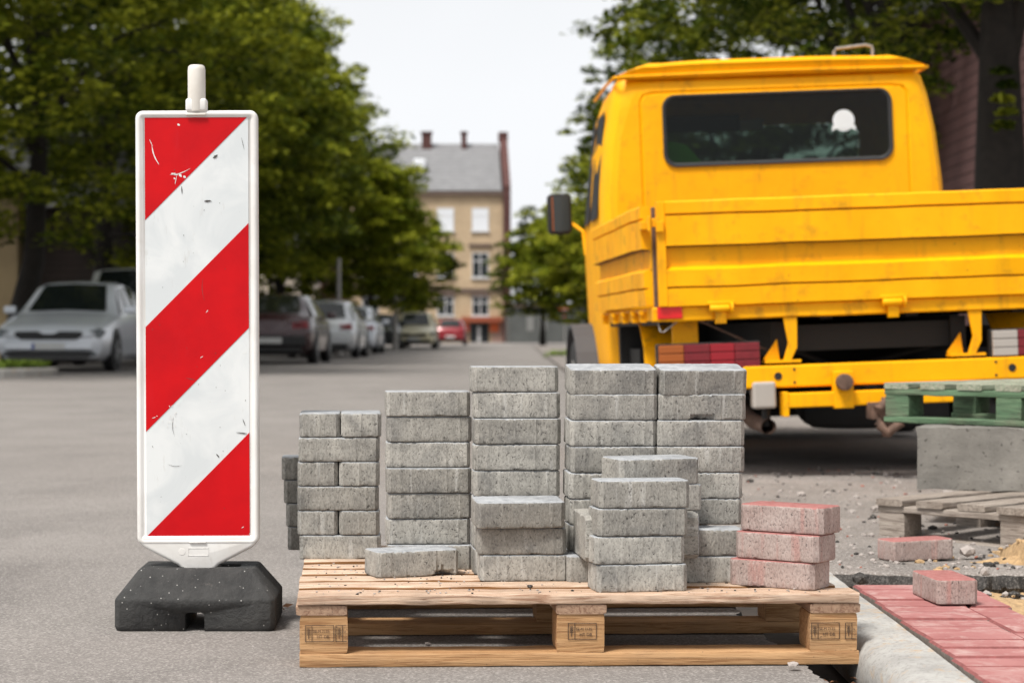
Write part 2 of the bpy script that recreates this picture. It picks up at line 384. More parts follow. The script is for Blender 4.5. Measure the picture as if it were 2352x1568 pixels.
def text_mesh(txt, size, name, mat, parent, loc, rot=(R(90), 0, 0), ext=.0002, al='LEFT'):
    cu = bpy.data.curves.new('txt', 'FONT'); cu.body = txt; cu.size = size; cu.extrude = ext; cu.align_x = al
    to = bpy.data.objects.new('txt', cu); COL.objects.link(to); bpy.context.view_layer.update()
    me = bpy.data.meshes.new_from_object(to.evaluated_get(bpy.context.evaluated_depsgraph_get()))
    bpy.data.objects.remove(to); bpy.data.curves.remove(cu)
    me.materials.clear(); me.materials.append(mat); me.name = name
    o = bpy.data.objects.new(name, me); COL.objects.link(o); o.parent = parent; o.location = loc; o.rotation_euler = rot
    return o
def rrect(cx, cz, w, h, r, n=5):
    pts = []
    for sx, sz, a0 in ((1, 1, 0), (-1, 1, 90), (-1, -1, 180), (1, -1, 270)):
        for k in range(n + 1):
            a = R(a0 + 90 * k / n); pts.append((cx + sx * (w / 2 - r) + r * math.cos(a), cz + sz * (h / 2 - r) + r * math.sin(a)))
    return pts

# ------------------------------------------------------------------ the setting: terrain, road, pavement
SD = 0.0525                                             # the street runs slightly to the right
def zg(y):
    t_ = min(max((y - 7) / 20, 0), 1); return .11 * t_ * t_ * (3 - 2 * t_)
def S(lat, d): return (lat + SD * d, d)
def grid(xs, ys, fz):
    xs = list(xs); ys = list(ys); nx = len(xs); vs = []
    for y in ys:
        for x in xs:
            q = fz(x, y); vs.append(q if isinstance(q, tuple) else (x, y, q))
    fs = [(j * nx + i, j * nx + i + 1, (j + 1) * nx + i + 1, (j + 1) * nx + i) for j in range(len(ys) - 1) for i in range(nx - 1)]
    return MB().add(vs, fs)
yl = [-6, 0, 2, 4, 6, 7, 8, 10, 12, 14, 16, 18, 20, 22, 24, 26, 28, 32, 40, 60, 100, 160, 300, 900]
tag(grid([-600, -60, -20, -8, 0, 8, 20, 60, 600], yl, lambda x, y: -.075 + zg(y)).build('ground', M['soil'], normals=False, smooth=True), kind='structure')
# road with a broken right-hand edge beside the kerb
def redge(y):
    if y > 5.9: return 1.2 + SD * (y - 5.9)
    return .835 + .045 * noise.noise((0, y * 3.1, 1)) + .018 * noise.noise((4, y * 17, 1)) + .007 * noise.noise((4, y * 60, 1))
ys = [-4, 0, 2, 3] + [3 + i * .01 for i in range(1, 291)] + [5.901, 6.5, 7, 8, 10, 12, 14, 16, 18, 20, 22, 24, 26, 28, 32, 40, 60, 100, 150]
mb = MB(); vs = []; fs = []
for y in ys:
    e = redge(y); lft = -9.0 + SD * y if y > 20 else -14
    if y > 60: e = 5.2 + SD * y
    elif y > 13: e = 1.57 + (y - 13) * .14
    z = zg(y); j = .012 * noise.noise((9, y * 40, 0)) if y < 5.9 else 0
    vs += [(lft, y, z), (e - 1.2, y, z), (e, y, z - .002), (e + .012 + j, y, z - .055)]
for i in range(len(ys) - 1):
    for k in range(3): fs.append((i * 4 + k, i * 4 + k + 1, i * 4 + k + 5, i * 4 + k + 4))
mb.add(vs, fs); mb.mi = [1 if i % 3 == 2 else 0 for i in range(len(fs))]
tag(mb.build('road', [M['road'], M['tar']], normals=False), kind='structure')
# old asphalt pavement with a broken near edge
def pz(x, y): return .045 + zg(y) + .006 * noise.noise((x * 1.3, y * 1.3, 3)) + .0022 * noise.noise((x * 14, y * 14, 3))
def pedge(x): return 5.50 + .10 * noise.noise((x * 2.3, 0, 7)) + .05 * noise.noise((x * 9, 0, 7)) + .018 * noise.noise((x * 37, 0, 7)) + .22 * max(0, x - 1.9)
xs = [1.02 + i * .012 for i in range(170)] + [3.2 + i * .2 for i in range(5)] + [4.5, 6, 9, 14, 20]
vv = [-.06, -.03, 0, .012] + [.02 * i for i in range(1, 60)] + [1.3 + .1 * i for i in range(40)] + [6, 9, 14, 20, 30, 50, 90]
vs = []; fs = []
for j, t_ in enumerate(vv):
    for x in xs:
        e = pedge(x)
        if t_ <= -.06: vs.append((x, e + .03 + .02 * noise.noise((x * 25, 2, 2)), -.06))
        elif t_ < 0: vs.append((x + .01 * noise.noise((x * 60, 3, 2)), e - .016 + .022 * noise.noise((x * 45, 5, 2)), .006 + .012 * noise.noise((x * 55, 6, 2))))
        else: xx = x + (SD * (t_) if t_ > 2 else 0); vs.append((xx, e + t_, pz(x, e + t_) - (.006 if t_ == 0 else 0)))
n = len(xs)
for j in range(len(vv) - 1):
    for i in range(n - 1): fs.append((j * n + i, j * n + i + 1, (j + 1) * n + i + 1, (j + 1) * n + i))
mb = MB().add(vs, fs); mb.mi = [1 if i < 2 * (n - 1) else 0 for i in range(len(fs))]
tag(mb.build('old_pavement', [M['pave'], M['tar']], normals=False, smooth=True), kind='structure')
# kerb stones between gutter and paving
def ke(y): return .955 + .05 * (y - 4.15)
for i, (a, b) in enumerate([(2.0, 3.5), (3.506, 5.0), (5.006, 5.55)]):
    prof = [(0, -.07), (-.012, -.03), (-.006, .02), (.012, .042), (.035, .052), (.118, .055), (.118, -.07)]
    mb = MB(); n_ = 12
    mb.loft([[(ke(y) + u + .003 * noise.noise((u * 30, y * 7, 5)), y, v_ + .003 * noise.noise((y * 9, u * 9, 8))) for u, v_ in prof] for y in [a + (b - a) * k / n_ for k in range(n_ + 1)]])
    tag(mb.build('kerb', M['kerb'], smooth=True, angle=50), kind='structure')
# red block paving strip: individually chamfered stones in one sheet of paving
rp = random.Random(4); mb = MB()
def stone(x0, x1, y0, y1, zt):
    c = .005; dz = rp.uniform(-.003, .003); zt += dz
    L1 = [(x0, y0, -.01), (x1, y0, -.01), (x1, y1, -.01), (x0, y1, -.01)]
    L2 = [(x0, y0, zt - c), (x1, y0, zt - c), (x1, y1, zt - c), (x0, y1, zt - c)]
    L3 = [(x0 + c, y0 + c, zt), (x1 - c, y0 + c, zt), (x1 - c, y1 - c, zt), (x0 + c, y1 - c, zt)]
    k0 = len(mb.f); mb.loft([L1, L2, L3]); mb.mi[k0:k0 + 4] = [1] * 4; mb.mi[k0 + 4:k0 + 8] = [2] * 4
y = 2.6; k = 0
while y < 5.08:
    o_ = .05 * (y - 4.15) + rp.uniform(-.003, .003)
    stone(1.082 + o_, 1.281 + o_, y, y + .0995, .066)
    if k % 2 == 0: stone(1.286 + o_, 1.385 + o_, y + .004, y + .203, .066)
    y += .1045; k += 1
t = NT('red_paving'); v = t.coord(rnd=False)
c_ = t.mix(t.ramp(t.noise(v, 9, 4, .6), [(.3, 0), (.7, 1)]), (.30, .108, .102), (.38, .165, .155))
c_ = t.mix(t.ramp(t.noise(v, 13, 6, .75, .6), [(.48, 0), (.68, .7)]), c_, (.50, .36, .33)); t.color(c_)
t.bump(t.noise(v, 130, 4, .7), .5, .002); M['paving'] = t.set(Roughness=.85)
tag(mb.build('block_paving', [M['paving'], simple('paving_sides', (.24, .20, .17), .95, var=.5, scale=70), simple('paving_chamfers', (.27, .085, .08), .9, var=.4, scale=60)], normals=True), kind='structure')
# sand bed and mound
def sandz(x, y):
    z = (.028 if x > 1.75 else (-.012 if y > 5.12 else .028)) + .012 * noise.noise((x * 6, y * 6, 1)) + .006 * noise.noise((x * 30, y * 30, 1)) + .003 * noise.noise((x * 80, y * 80, 1))
    for (cx, cy, r, h) in ((1.74, 5.78, .20, .05), (1.95, 5.85, .30, .07), (1.60, 5.74, .13, .03), (1.9, 5.3, .35, .02)):
        q = ((x - cx) ** 2 + (y - cy) ** 2) / (r * r)
        z += h * math.exp(-q * 2.2) * (1 + .25 * noise.noise((x * 22, y * 22, 2)))
    if x < 1.41 + .05 * (y - 4.15): z = min(z, .02)
    if y < 5.15 and x < 1.44: z -= .03
    return z
tag(grid([1.16 + .012 * i for i in range(150)], [2.7 + .02 * i for i in range(100)] + [4.71 + .012 * i for i in range(130)], sandz).build('sand', M['sand'], normals=False, smooth=True), kind='structure')

# ------------------------------------------------------------------ bricks
def brick_mesh(seed, mat, name, chips=(), nib=True):
    L_, W_, T_ = .199, .099, .0586; c = .009; pts = []
    def side(p, q, n, ribs):
        for k in range(n):
            t_ = k / n; x = p[0] + (q[0] - p[0]) * t_; y = p[1] + (q[1] - p[1]) * t_
            dx, dy = q[0] - p[0], q[1] - p[1]; l = math.hypot(dx, dy); nx, ny = dy / l, -dx / l
            o = 0
            for r_ in ribs:
                if abs(t_ * l - r_) < .0035: o = .0014
            pts.append((x + nx * o, y + ny * o, nx, ny))
    a, b = L_ / 2, W_ / 2
    cs = [(-a + c, -b), (a - c, -b), (a, -b + c), (a, b - c), (a - c, b), (-a + c, b), (-a, b - c), (-a, -b + c)]
    ribs = [.022, .132] if nib else []
    ns = [44, 3, 20, 3, 44, 3, 20, 3]; rb = [ribs, [], [.04] if nib else [], [], [.05, .16] if nib else [], [], [.04] if nib else [], []]
    for i in range(8): side(cs[i], cs[(i + 1) % 8], ns[i], rb[i])
    lev = [(0, .0036), (.0020, .0006), (.0048, 0), (.014, 0), (.026, 0), (.038, 0), (.049, 0), (.0542, 0), (.0570, .0006), (T_, .0032)]
    loops = []; vals = []
    for z, ins in lev:
        lp = []
        for (x, y, nx, ny) in pts:
            q = (x * 60 + seed * 9.1, y * 60, z * 60 + seed)
            d = .0006 * noise.noise(q) + .0004 * noise.noise((q[0] * 3, q[1] * 3, q[2] * 3)) - ins
            if z < .003 or z > .0565:
                e = noise.noise((x * 110 + seed * 3.3, y * 110 + 7, z * 20)); d -= max(0, e - .25) * .009
            zz = z + (.0004 * noise.noise((q[0] * 2, q[1] * 2, 5)) if 0 < z < T_ else 0)
            for (cx, cy, cz, cr_) in chips:
                g = math.sqrt((x - cx) ** 2 + (y - cy) ** 2 + ((z - cz) * 1.5) ** 2) / cr_ + .35 * noise.noise((x * 190, y * 190, z * 190))
                if g < 1: d -= (1 - g) * cr_ * 1.5 + .004
            lp.append((x + nx * d, y + ny * d, zz))
        loops.append(lp)
    mb = MB().loft(loops, caps=True)
    me_o = mb.build(name, mat, smooth=True, angle=32)
    me = me_o.data; bpy.data.objects.remove(me_o); return me
GV = [brick_mesh(i, M['brick'], 'grey_brick') for i in range(6)]
GCHIP = brick_mesh(11, M['brick'], 'grey_brick', chips=[(-.012, -.0495, .0, .017), (.012, -.0495, .0, .014)])
GCHIP2 = brick_mesh(12, M['brick'], 'grey_brick', chips=[(.055, -.0495, 0, .021), (.075, -.0495, .0, .013)])
RV = [brick_mesh(20 + i, M['redbrick'], 'red_brick') for i in range(3)]
rb = random.Random(7); DECK = .153
ORD = ['bottom', 'second', 'third', 'fourth', 'fifth', 'sixth', 'seventh', 'top']
def brick(x, y, z, yaw, label, mesh=None, name='paving_brick', group='grey paving bricks stacked on the pallet', pitch=0, edge=False, roll=0, cat='paving brick'):
    """x, y: centre of the brick; yaw in degrees"""
    me = mesh or rb.choice(GV)
    o = bpy.data.objects.new(name, me); COL.objects.link(o)
    flip = 180 if rb.random() < .5 and mesh is None else 0
    if edge: Mx = Matrix.Rotation(R(yaw), 4, 'Z') @ Matrix.Rotation(R(90), 4, 'Y') ; off = Vector((0, 0, .0995))
    else: Mx = Matrix.Rotation(R(yaw), 4, 'Z') @ Matrix.Rotation(R(pitch), 4, 'X') @ Matrix.Rotation(R(roll), 4, 'Y') @ Matrix.Rotation(R(flip), 4, 'Z'); off = Vector()
    if edge == 'end':      # on its long narrow side, end towards the viewer
        Mx = Matrix.Rotation(R(yaw), 4, 'Z') @ Matrix.Rotation(R(90), 4, 'Z') @ Matrix.Rotation(R(90), 4, 'X'); off = Vector((0.03 * math.cos(R(yaw)), .03 * math.sin(R(yaw)), .0495))
    o.matrix_world = Matrix.Translation(Vector((x, y, z)) + off) @ Mx
    return tag(o, label, cat, group)
def fr(xl, xr, d): return ((X(xl, d) + X(xr, d)) / 2)
T = .0600
def lab(i, n, stack, extra=''):
    pos = 'topmost' if i == n - 1 else ('bottom' if i == 0 else ORD[i] + ' from bottom')
    return f'grey brick, {pos} in the {stack}' + extra
# stack 1: leftmost, crosswise layers
d = 4.89
for i in range(6):
    z = DECK + i * T; jx = [0, -.004, -.005, -.004, -.003, 0][i]
    if i % 2 == 0:
        brick(X(780, d) + jx, d + .05, z, 1.5 + rb.uniform(-1, 1), f'grey paving brick laid lengthwise in the leftmost stack, {["bottom layer", "", "third layer", "", "fifth layer"][i]}')
    else:
        lay = {1: 'second layer', 3: 'fourth layer', 5: 'top layer'}[i]
        for s_, wd in ((-1, 'left'), (1, 'right')):
            brick(X(779, d) + jx + s_ * .0505, d + .1, z, 90 + 1.5 + rb.uniform(-.8, .8), f'grey brick laid end on, {wd} one of the {lay} of the leftmost stack')
# dark stack half hidden behind it
for i in range(4):
    brick(X([659, 655, 650, 645][i], 5.1) + .0995, 5.155, DECK + i * T, 2 + rb.uniform(-1, 1), f'dark grey brick peeking out left behind the leftmost stack, {["lowest", "second", "third", "highest"][i]} of four', pitch=0)
# stack 2
d = 4.665
for i in range(7):
    dd = d + [-.0, .012, .01, .006, .012, .012, .008][i]
    brick(X(984.5, d) + [.002, -.002, .001, -.001, -.002, 0, -.003][i], dd + .05, DECK + i * T, 2.5 + rb.uniform(-1.2, 1.2), lab(i, 7, 'seven high stack second from the left'))
# stack 3
d = 4.575
for i in range(8):
    brick(X(1186, d) + [0, 0, 0, 0, .0005, .002, .001, -.004][i], d + .055 + rb.uniform(-.004, .004), DECK + i * T, 2 + rb.uniform(-1.5, 1.5) + (3 if i == 7 else 0), lab(i, 8, 'tall middle stack, third from left'))
# short stack in front of it
for i, (xc, yw, dy, pt) in enumerate([(1203, 2, 0, 0), (1198, 1.5, .0, 0), (1190, 7, -.02, 4.5)]):
    brick(X(xc, 4.453), 4.453 + .05 + dy, DECK + i * T + (.004 if i == 2 else 0), yw, lab(i, 3, 'stack of three before the tall middle stack'), pitch=pt)
# stack 4, leaning forward
d = 4.54
for i in range(8):
    pt = [1, 1.5, 2, 3, 3, 3.5, 4, 7.5][i]
    brick(X(1405, d) + [0, 0, .0, -.003, .001, -.001, .002, 0][i], d + .05 - i * .002, DECK + i * T + .0005, 4.5 + rb.uniform(-.8, .8), lab(i, 8, 'leaning tall stack, second from right'), pitch=pt)
# stack 5, rightmost
d = 4.535
for i in range(2):
    brick(X(1606, 4.427), 4.427 + .05, DECK + i * T, .5 + i, f'{["lower", "upper"][i]} grey brick jutting forward at the foot of the rightmost tall stack')
for i in range(2, 8):
    me = GCHIP if i == 6 else None; pt = [0, 0, 1, 1.5, 2, 2.5, 3, 8][i]
    brick(X(1609, d) + [0, 0, -.005, -.004, .0005, .0, .003, .003][i], d + .05 - i * .001, DECK + i * T, (5 if i == 7 else 1) + rb.uniform(-.6, .6),
          lab(i, 8, 'rightmost tall stack', ', with a chipped lower edge' if i == 6 else ''), mesh=me, pitch=pt)
# front stack of four
for i, (xl, yw) in enumerate([(1464, 8), (1458, 8.5), (1465.5, 8), (1470, 7)]):
    dd = 4.262
    brick(X(xl, dd + .05), dd + .058, DECK + i * T * 1.0, yw, lab(i, 4, 'stack of four at the front pallet edge'))
# stack behind the front one: brick, two on edge, two turned
brick(X(1405, 4.43) + .0, 4.48, DECK, 0, 'dark grey brick lying under the brick standing on edge')
brick(X(1304, 4.30) + .004, 4.41, DECK + T, 3, 'grey brick standing on edge beside the front stack', edge='end')
brick(X(1500, 4.44) + .0, 4.47, DECK + T, 3, 'grey brick on edge hidden behind the front stack', edge='end')
brick(X(1501, 4.45), 4.462, DECK + T + .1, 19, 'grey brick second from top in the turned pile behind the front stack')
brick(X(1493, 4.45), 4.455, DECK + 2 * T + .1, 22, 'grey brick turned askew, topmost right behind the front stack', pitch=1.5)
# single brick lying at left
brick(X(945, 4.58), 4.585, DECK + .001, 20, 'single grey brick with a broken lower corner lying on the pallet deck', mesh=GCHIP2)
# red bricks
for i, (xc, yw) in enumerate([(1793, -34), (1806, -37), (1818, -37)]):
    brick(X(xc, 4.37), 4.383 - [0, .004, 0][i], DECK + i * T, yw, f'red topped paving brick, {["bottom", "middle", "topmost"][i]} of the three on the pallet corner', mesh=RV[i], name='red_paving_brick', group='red paving bricks', cat='paving brick')
brick(X(2108, 5.80), 5.83, .050, 15, 'red topped brick lying on the cracked asphalt before the weathered pallet', mesh=RV[1], name='red_paving_brick', group='red paving bricks', roll=-1)
brick(1.277, 4.79, .069, 93, 'red brick resting loose on the new red paving', mesh=RV[0], name='red_paving_brick', group='red paving bricks')

# ------------------------------------------------------------------ pallets
def rough_box(x0, x1, y0, y1, z0, z1, seed, amp=.0012, n=24, axis=0):
    """a sawn board: subdivided along its length with slightly wavering arrises"""
    loops = []
    for k in range(n + 1):
        t_ = k / n; lp = []
        for (u, v_) in ((0, 0), (.08, 0), (.92, 0), (1, 0), (1, .15), (1, .85), (1, 1), (.92, 1), (.08, 1), (0, 1), (0, .85), (0, .15)):
            if axis == 0: p = [x0 + (x1 - x0) * t_, y0 + (y1 - y0) * u, z0 + (z1 - z0) * v_]
            else: p = [x0 + (x1 - x0) * u, y0 + (y1 - y0) * t_, z0 + (z1 - z0) * v_]
            corner = (u in (0, 1)) and (v_ in (0, 1)); a_ = amp * (1.6 if corner else 1)
            for j in range(3): p[j] += .6 * a_ * noise.noise((p[0] * 70 + seed, p[1] * 70 + j * 9, p[2] * 90)) + a_ * noise.noise((p[0] * 13 + seed * 5.3, p[1] * 13 + j * 17, p[2] * 40 + seed))
            if corner: p[2] += (-.0012 if v_ == 1 else .0012); p[1 if axis == 0 else 0] += (.0012 if u == 0 else -.0012)
            lp.append(tuple(p))
        loops.append(lp)
    return MB().loft(loops)
def stamp(blk, x, z, y, sc=1.0, cut=False):
    mb = MB(); r_ = .0006
    def ln(a, b, c, e): mb.box(min(a, c) - r_, max(a, c) + r_, y - .0006, y, min(b, e) - r_, max(b, e) + r_)
    w_, h_ = (.060 if not cut else .0225), .034
    ln(x, z, x + w_, z); ln(x, z + h_, x + w_, z + h_); ln(x, z, x, z + h_); ln(x + .014, z, x + .014, z + h_)
    if not cut: ln(x + w_, z, x + w_, z + h_)
    ln(x + .007, z + .006, x + .007, z + .028)                                   # ear of wheat
    for k in range(4): ln(x + .0045, z + .014 + k * .004, x + .0045, z + .0155 + k * .004); ln(x + .0095, z + .014 + k * .004, x + .0095, z + .0155 + k * .004)
    mb.build('stamp_frame', M['ink'], blk, normals=False)
    if not cut:
        text_mesh('SE-M 7135', .0080, 'stamp_text', M['ink'], blk, (x + .0165, y - .0004, z + .019))
        text_mesh('HT DB', .0092, 'stamp_text', M['ink'], blk, (x + .024, y - .0004, z + .007))
    else:
        text_mesh('SE', .0050, 'stamp_text', M['ink'], blk, (x + .0165, y - .0004, z + .019))
        text_mesh('HT', .0045, 'stamp_text', M['ink'], blk, (x + .018, y - .0004, z + .007))
pal = empty('wooden_pallet', (-.2433, 4.215, 0), R(2.0), 'fresh pine pallet carrying the grey brick stacks', 'pallet')
W, D = 1.197, 1.0
by = [0, .128, .255, .375, .495, .625, .755, .885]
for i, y in enumerate(by):
    e = [.0, -.02, -.045, .004, .002, .0, .003, 0][i]
    wd = [.098, .1, .1, .09, .09, .1, .1, .115][i]
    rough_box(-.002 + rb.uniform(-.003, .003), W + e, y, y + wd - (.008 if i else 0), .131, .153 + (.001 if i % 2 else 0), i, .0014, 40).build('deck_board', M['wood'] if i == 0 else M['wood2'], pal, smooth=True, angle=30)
for i, x in enumerate((-.006, .547, 1.092)):
    rough_box(x, x + .108, .004, D, .110, .1305, 20 + i, .001, 20, 1).build('cross_board', M['woodend'], pal, smooth=True, angle=30)
rs = random.Random(3)
for j, y in enumerate((.006, .452, .90)):
    rough_box(0.002, 1.197, y - .004, y + .098, 0.0, .0288, 30 + j, .0012, 30).build('runner', M['woodblk'], pal, smooth=True, angle=30)
    for i, x in enumerate((.002, .549, 1.092)):
        b = rough_box(x, x + .102, y, y + .098, .029, .1095, 40 + j * 3 + i, .0012, 6, 1).build('block', M['woodblk'], pal, smooth=True, angle=30)
        if j == 0:
            if i == 0: stamp(b, x + .012, .055, .0045); stamp(b, x + .0805 - .004, .055, .0045, cut=True)
            if i == 1: stamp(b, x + .024, .057, .0045)
            if i == 2: stamp(b, x + .003, .055, .0045); stamp(b, x + .076, .055, .0045, cut=True)

def pallet2(name, loc, rz, label, md, mc, mblk, bottom=True, Wd=1.0, Dp=1.0, nb=7, bw=.1, th=.022, twist=0):
    p = empty(name, loc, rz, label, 'pallet', None)
    for i in range(nb):
        x = i * (Wd - bw) / (nb - 1)
        rough_box(x, x + bw, rs.uniform(-.012, .012), Dp + rs.uniform(-.01, .01), .122, .144, 70 + i + rz, .002, 12, 1).build('deck_board', md, p, smooth=True, angle=30)
    for y in (0, Dp / 2 - .05, Dp - .1):
        rough_box(0, Wd, y + .004, y + .104, .1, .1215, 90 + y * 7 + rz, .002, 14).build('cross_board', mc, p, smooth=True, angle=30)
        for x in (0, Wd / 2 - .05, Wd - .1):
            rough_box(x + .003, x + .1, y + .006, y + .104, .0225, .0995, 99 + x * 5 + y + rz, .002, 5, 1).build('block', mblk, p, smooth=True, angle=30)
        if bottom: rough_box(0, Wd, y, y + .1, 0, .022, 111 + y + rz, .002, 14).build('runner', mc, p, smooth=True, angle=30)
    return p
pallet2('wooden_pallet', (1.528, 6.56, .023), R(-48), 'grey weathered pallet lying on the ground under the concrete block', M['oldwood'], M['oldwoodx'], M['oldwoodx'])
pallet2('wooden_pallet', (1.715, 7.26, .386), R(-47), 'green painted pallet lying on top of the concrete block', M['greent'], M['green'], M['green'])
cb = rough_box(0, .75, 0, .42, 0, .217, 5, .004, 30).build('concrete_block', M['concrete'], None, smooth=True, angle=30)
cb.location = (1.752, 6.93, .1675); cb.rotation_euler = (0, 0, R(-22)); tag(cb, 'rough cast concrete block between the weathered and the green pallet', 'concrete block')

# ------------------------------------------------------------------ barrier sign
sg = empty('barrier_beacon', (-.5215, 4.83, .14), 0, 'red and white striped traffic beacon standing in a black rubber foot', 'traffic beacon')
sg.rotation_euler = (0, R(-.25), 0)
def ring3(cx, cz, w, h, r, y): return [(p[0], y, p[1]) for p in rrect(cx, cz, w, h, r)]
zc = (1.247 + .196) / 2 - .14; hh = 1.247 - .196; ww = .296
mb = MB()
outer = [(ww, hh, .018, .012), (ww, hh, .018, -.004), (ww - .003, hh - .003, .017, -.009), (ww - .012, hh - .012, .013, -.0125), (ww - .024, hh - .024, .008, -.0115), (ww - .034, hh - .034, .003, -.006)]
lp = [ring3(0, zc, a, b, r, y) for a, b, r, y in outer]
mb.loft([ring3(0, zc, ww, hh, .018, .020)] + lp)
lp2 = [(-.146, .080), (-.144, .062), (-.132, .050), (-.05, .008), (-.037, -.004), (-.033, -.02), (.033, -.02), (.037, -.004), (.05, .008), (.132, .050), (.144, .062), (.146, .080)]
mb2 = MB().prism([(x, z + .0) for x, z in lp2], -.0112, .018)
mb2.build('tapered_stem', M['plastic'], sg, bevel=.008, seg=3, smooth=True)
mb.build('plate', M['plastic'], sg, smooth=True, angle=50)
pw, ph = .2505, 1.013; zt = 1.2300 - .14; xl = -.1252
panel = MB().box(xl, xl + pw, -.0072, -.0058, zt - ph, zt)
q = ph / 4.0
def stripe(poly): MB().prism([(xl + u, zt - v_) for u, v_ in poly], -.0081, -.0073).build('red_stripe', M['signred'], sg)
stripe([(0, 0), (pw - .003, 0), (0, pw - .003)])
stripe([(0, 2 * q), (pw, 2 * q - pw), (pw, 3 * q - pw), (0, 3 * q)])
stripe([(4 * q - ph + .001, ph), (pw, ph), (pw, 4 * q - pw)])
mb = MB(); mb.lathe([(.0205, 1.105), (.0215, 1.11), (.0215, 1.206), (.020, 1.214), (.016, 1.2176)], c=(0, .002, 0), seg=24)
mb.build('post', M['postpl'], sg, smooth=True)
MB().box(-.0255, .0255, -.017, .021, 1.104, 1.136).build('collar', M['plastic'], sg, bevel=.006, seg=3, smooth=True)
MB().box(-.0245, .0245, -.0165, -.010, 1.094, 1.100).build('slot_rim', M['postpl'], sg, bevel=.002)
MB().box(-.021, .021, -.0155, -.009, .060, .0665).build('moulded_bar', M['plastic'], sg, bevel=.0028, seg=3, smooth=True)
mb = MB(); x0_, x1_, z0_, z1_ = -.0245, .0255, .030, .049
for a in ((x0_, x1_, z0_, z0_ + .0012), (x0_, x1_, z1_ - .0012, z1_), (x0_, x0_ + .0012, z0_, z1_), (x1_ - .0012, x1_, z0_, z1_)): mb.box(a[0], a[1], -.0120, -.0108, a[2], a[3])
mb.lathe([(.0085, -.0108), (.0080, -.0118), (.0002, -.0119)], 'y', (-.039, 0, .040), 20)
mb.build('moulded_mark', M['plastic'], sg)
# scuffs and scratches in the sheeting, at panel coordinates (u right, v down) in metres
def streaks(mi, items):
    mb = panel
    for (u0, v0, u1, v1, wd) in items:
        n = 8; dx, dy = u1 - u0, v1 - v0; l = math.hypot(dx, dy) or 1; nx, ny = -dy / l, dx / l; A = []; B = []
        for k in range(n + 1):
            t_ = k / n; ww_ = wd * (math.sin(math.pi * min(max(t_, .04), .96)) ** .6) * (.7 + .5 * rs.random()) / 2
            bx = .004 * math.sin(t_ * 3) * (l > .03); x = u0 + dx * t_ + nx * bx; y = v0 + dy * t_ + ny * bx
            A.append((xl + x + nx * ww_, -.0085, zt - y - ny * ww_)); B.append((xl + x - nx * ww_, -.0085, zt - y + ny * ww_))
        mb.add(A + B, [(k, k + 1, n + 2 + k, n + 1 + k) for k in range(n)], mi)
def px_(x, y): return ((x - 338) / 947, (y - 271) / 947)
P_ = lambda a, b, c, e, w: (*px_(a, b), *px_(c, e), w)
wl = [P_(349, 321, 356, 336, .0016), P_(354, 332, 371, 378, .0030), P_(396, 402, 442, 387, .0017), P_(398, 399, 414, 402, .0055), P_(416, 399, 422, 407, .0065), P_(426, 405, 432, 409, .0055), P_(411, 404, 407, 424, .0016), P_(413, 286, 419, 289, .005), P_(404, 409, 408, 412, .004)]
for _ in range(22): a = rs.gauss(395, 9), rs.gauss(955, 12); wl.append(P_(a[0], a[1], a[0] + 2, a[1] + rs.uniform(1, 4), .0022))
for a in ((477, 718), (561, 812), (556, 1212), (573, 1226), (463, 822), (352, 960)): wl.append(P_(a[0], a[1], a[0] + rs.uniform(3, 9), a[1] - rs.uniform(1, 6), .0016))
streaks(1, wl)
dl = [P_(495, 364, 505, 357, .006), P_(474, 463, 489, 462, .0045), P_(422, 428, 423, 446, .002), P_(545, 993, 570, 996, .003), P_(499, 1042, 506, 1050, .003), P_(388, 1065, 420, 1067, .0012), P_(401, 960, 404, 1000, .0012), P_(560, 962, 566, 978, .002), P_(560, 318, 566, 345, .0012), P_(430, 868, 452, 872, .001), P_(470, 640, 474, 690, .0008)]
for _ in range(26): a = rs.uniform(345, 572), rs.uniform(300, 1200); dl.append(P_(a[0], a[1], a[0] + rs.uniform(-2, 3), a[1] + rs.uniform(1, 4), .0012))
streaks(2, dl)
panel.build('reflective_panel', [M['signwhite'], M['scuff'], M['scuffd']], sg, normals=False)
# black rubber foot
ft = None
def foot():
    W2, D0, D1 = .1915, 0, .275; cx = -.5205; mb = MB()
    def lp(x0, x1, y0, y1, z, c=.012): return [(x0 + c, y0, z), (x1 - c, y0, z), (x1, y0 + c, z), (x1, y1 - c, z), (x1 - c, y1, z), (x0 + c, y1, z), (x0, y1 - c, z), (x0, y0 + c, z)]
    # left and right halves with a drain channel between them, joined above it
    a0 = lp(-W2 + .004, W2 - .004, .004, D1 - .004, 0); a = lp(-W2, W2, 0, D1, .010); b = lp(-W2, W2, 0, D1, .074); b2 = lp(-W2 + .004, W2 - .004, .004, D1 - .004, .080)
    c = lp(-.142, .142, .052, .225, .139, .008); c2 = lp(-.137, .137, .058, .219, .143, .006)
    mb.loft([a0, a, b, b2, c, c2])
    o = mb.build('rubber_foot', M['rubber'], None, bevel=.003, seg=2, smooth=True, angle=50)
    o.location = (cx, 4.73, 0)
    # slots in the top
    for nm, x0, x1, y0, y1, z0, z1 in (('slot', .048, .100, .092, .150, .06, .2), ('slot', -.0355, .0355, .074, .118, .06, .2), ('drain', -.0235, .0235, -.1, .4, -.05, .045)):
        bm_ = MB().box(x0, x1, y0, y1, z0, z1).build('cut', M['black'], None, bevel=.008, seg=2)
        bm_.location = o.location; md = o.modifiers.new('cut', 'BOOLEAN'); md.object = bm_; md.solver = 'EXACT'
        dg = bpy.context.evaluated_depsgraph_get(); me = bpy.data.meshes.new_from_object(o.evaluated_get(dg)); o.modifiers.clear(); o.data = me
        bpy.data.objects.remove(bm_)
    return tag(o, 'black recycled rubber foot holding the striped beacon', 'sign foot')
bpy.context.view_layer.update(); foot()

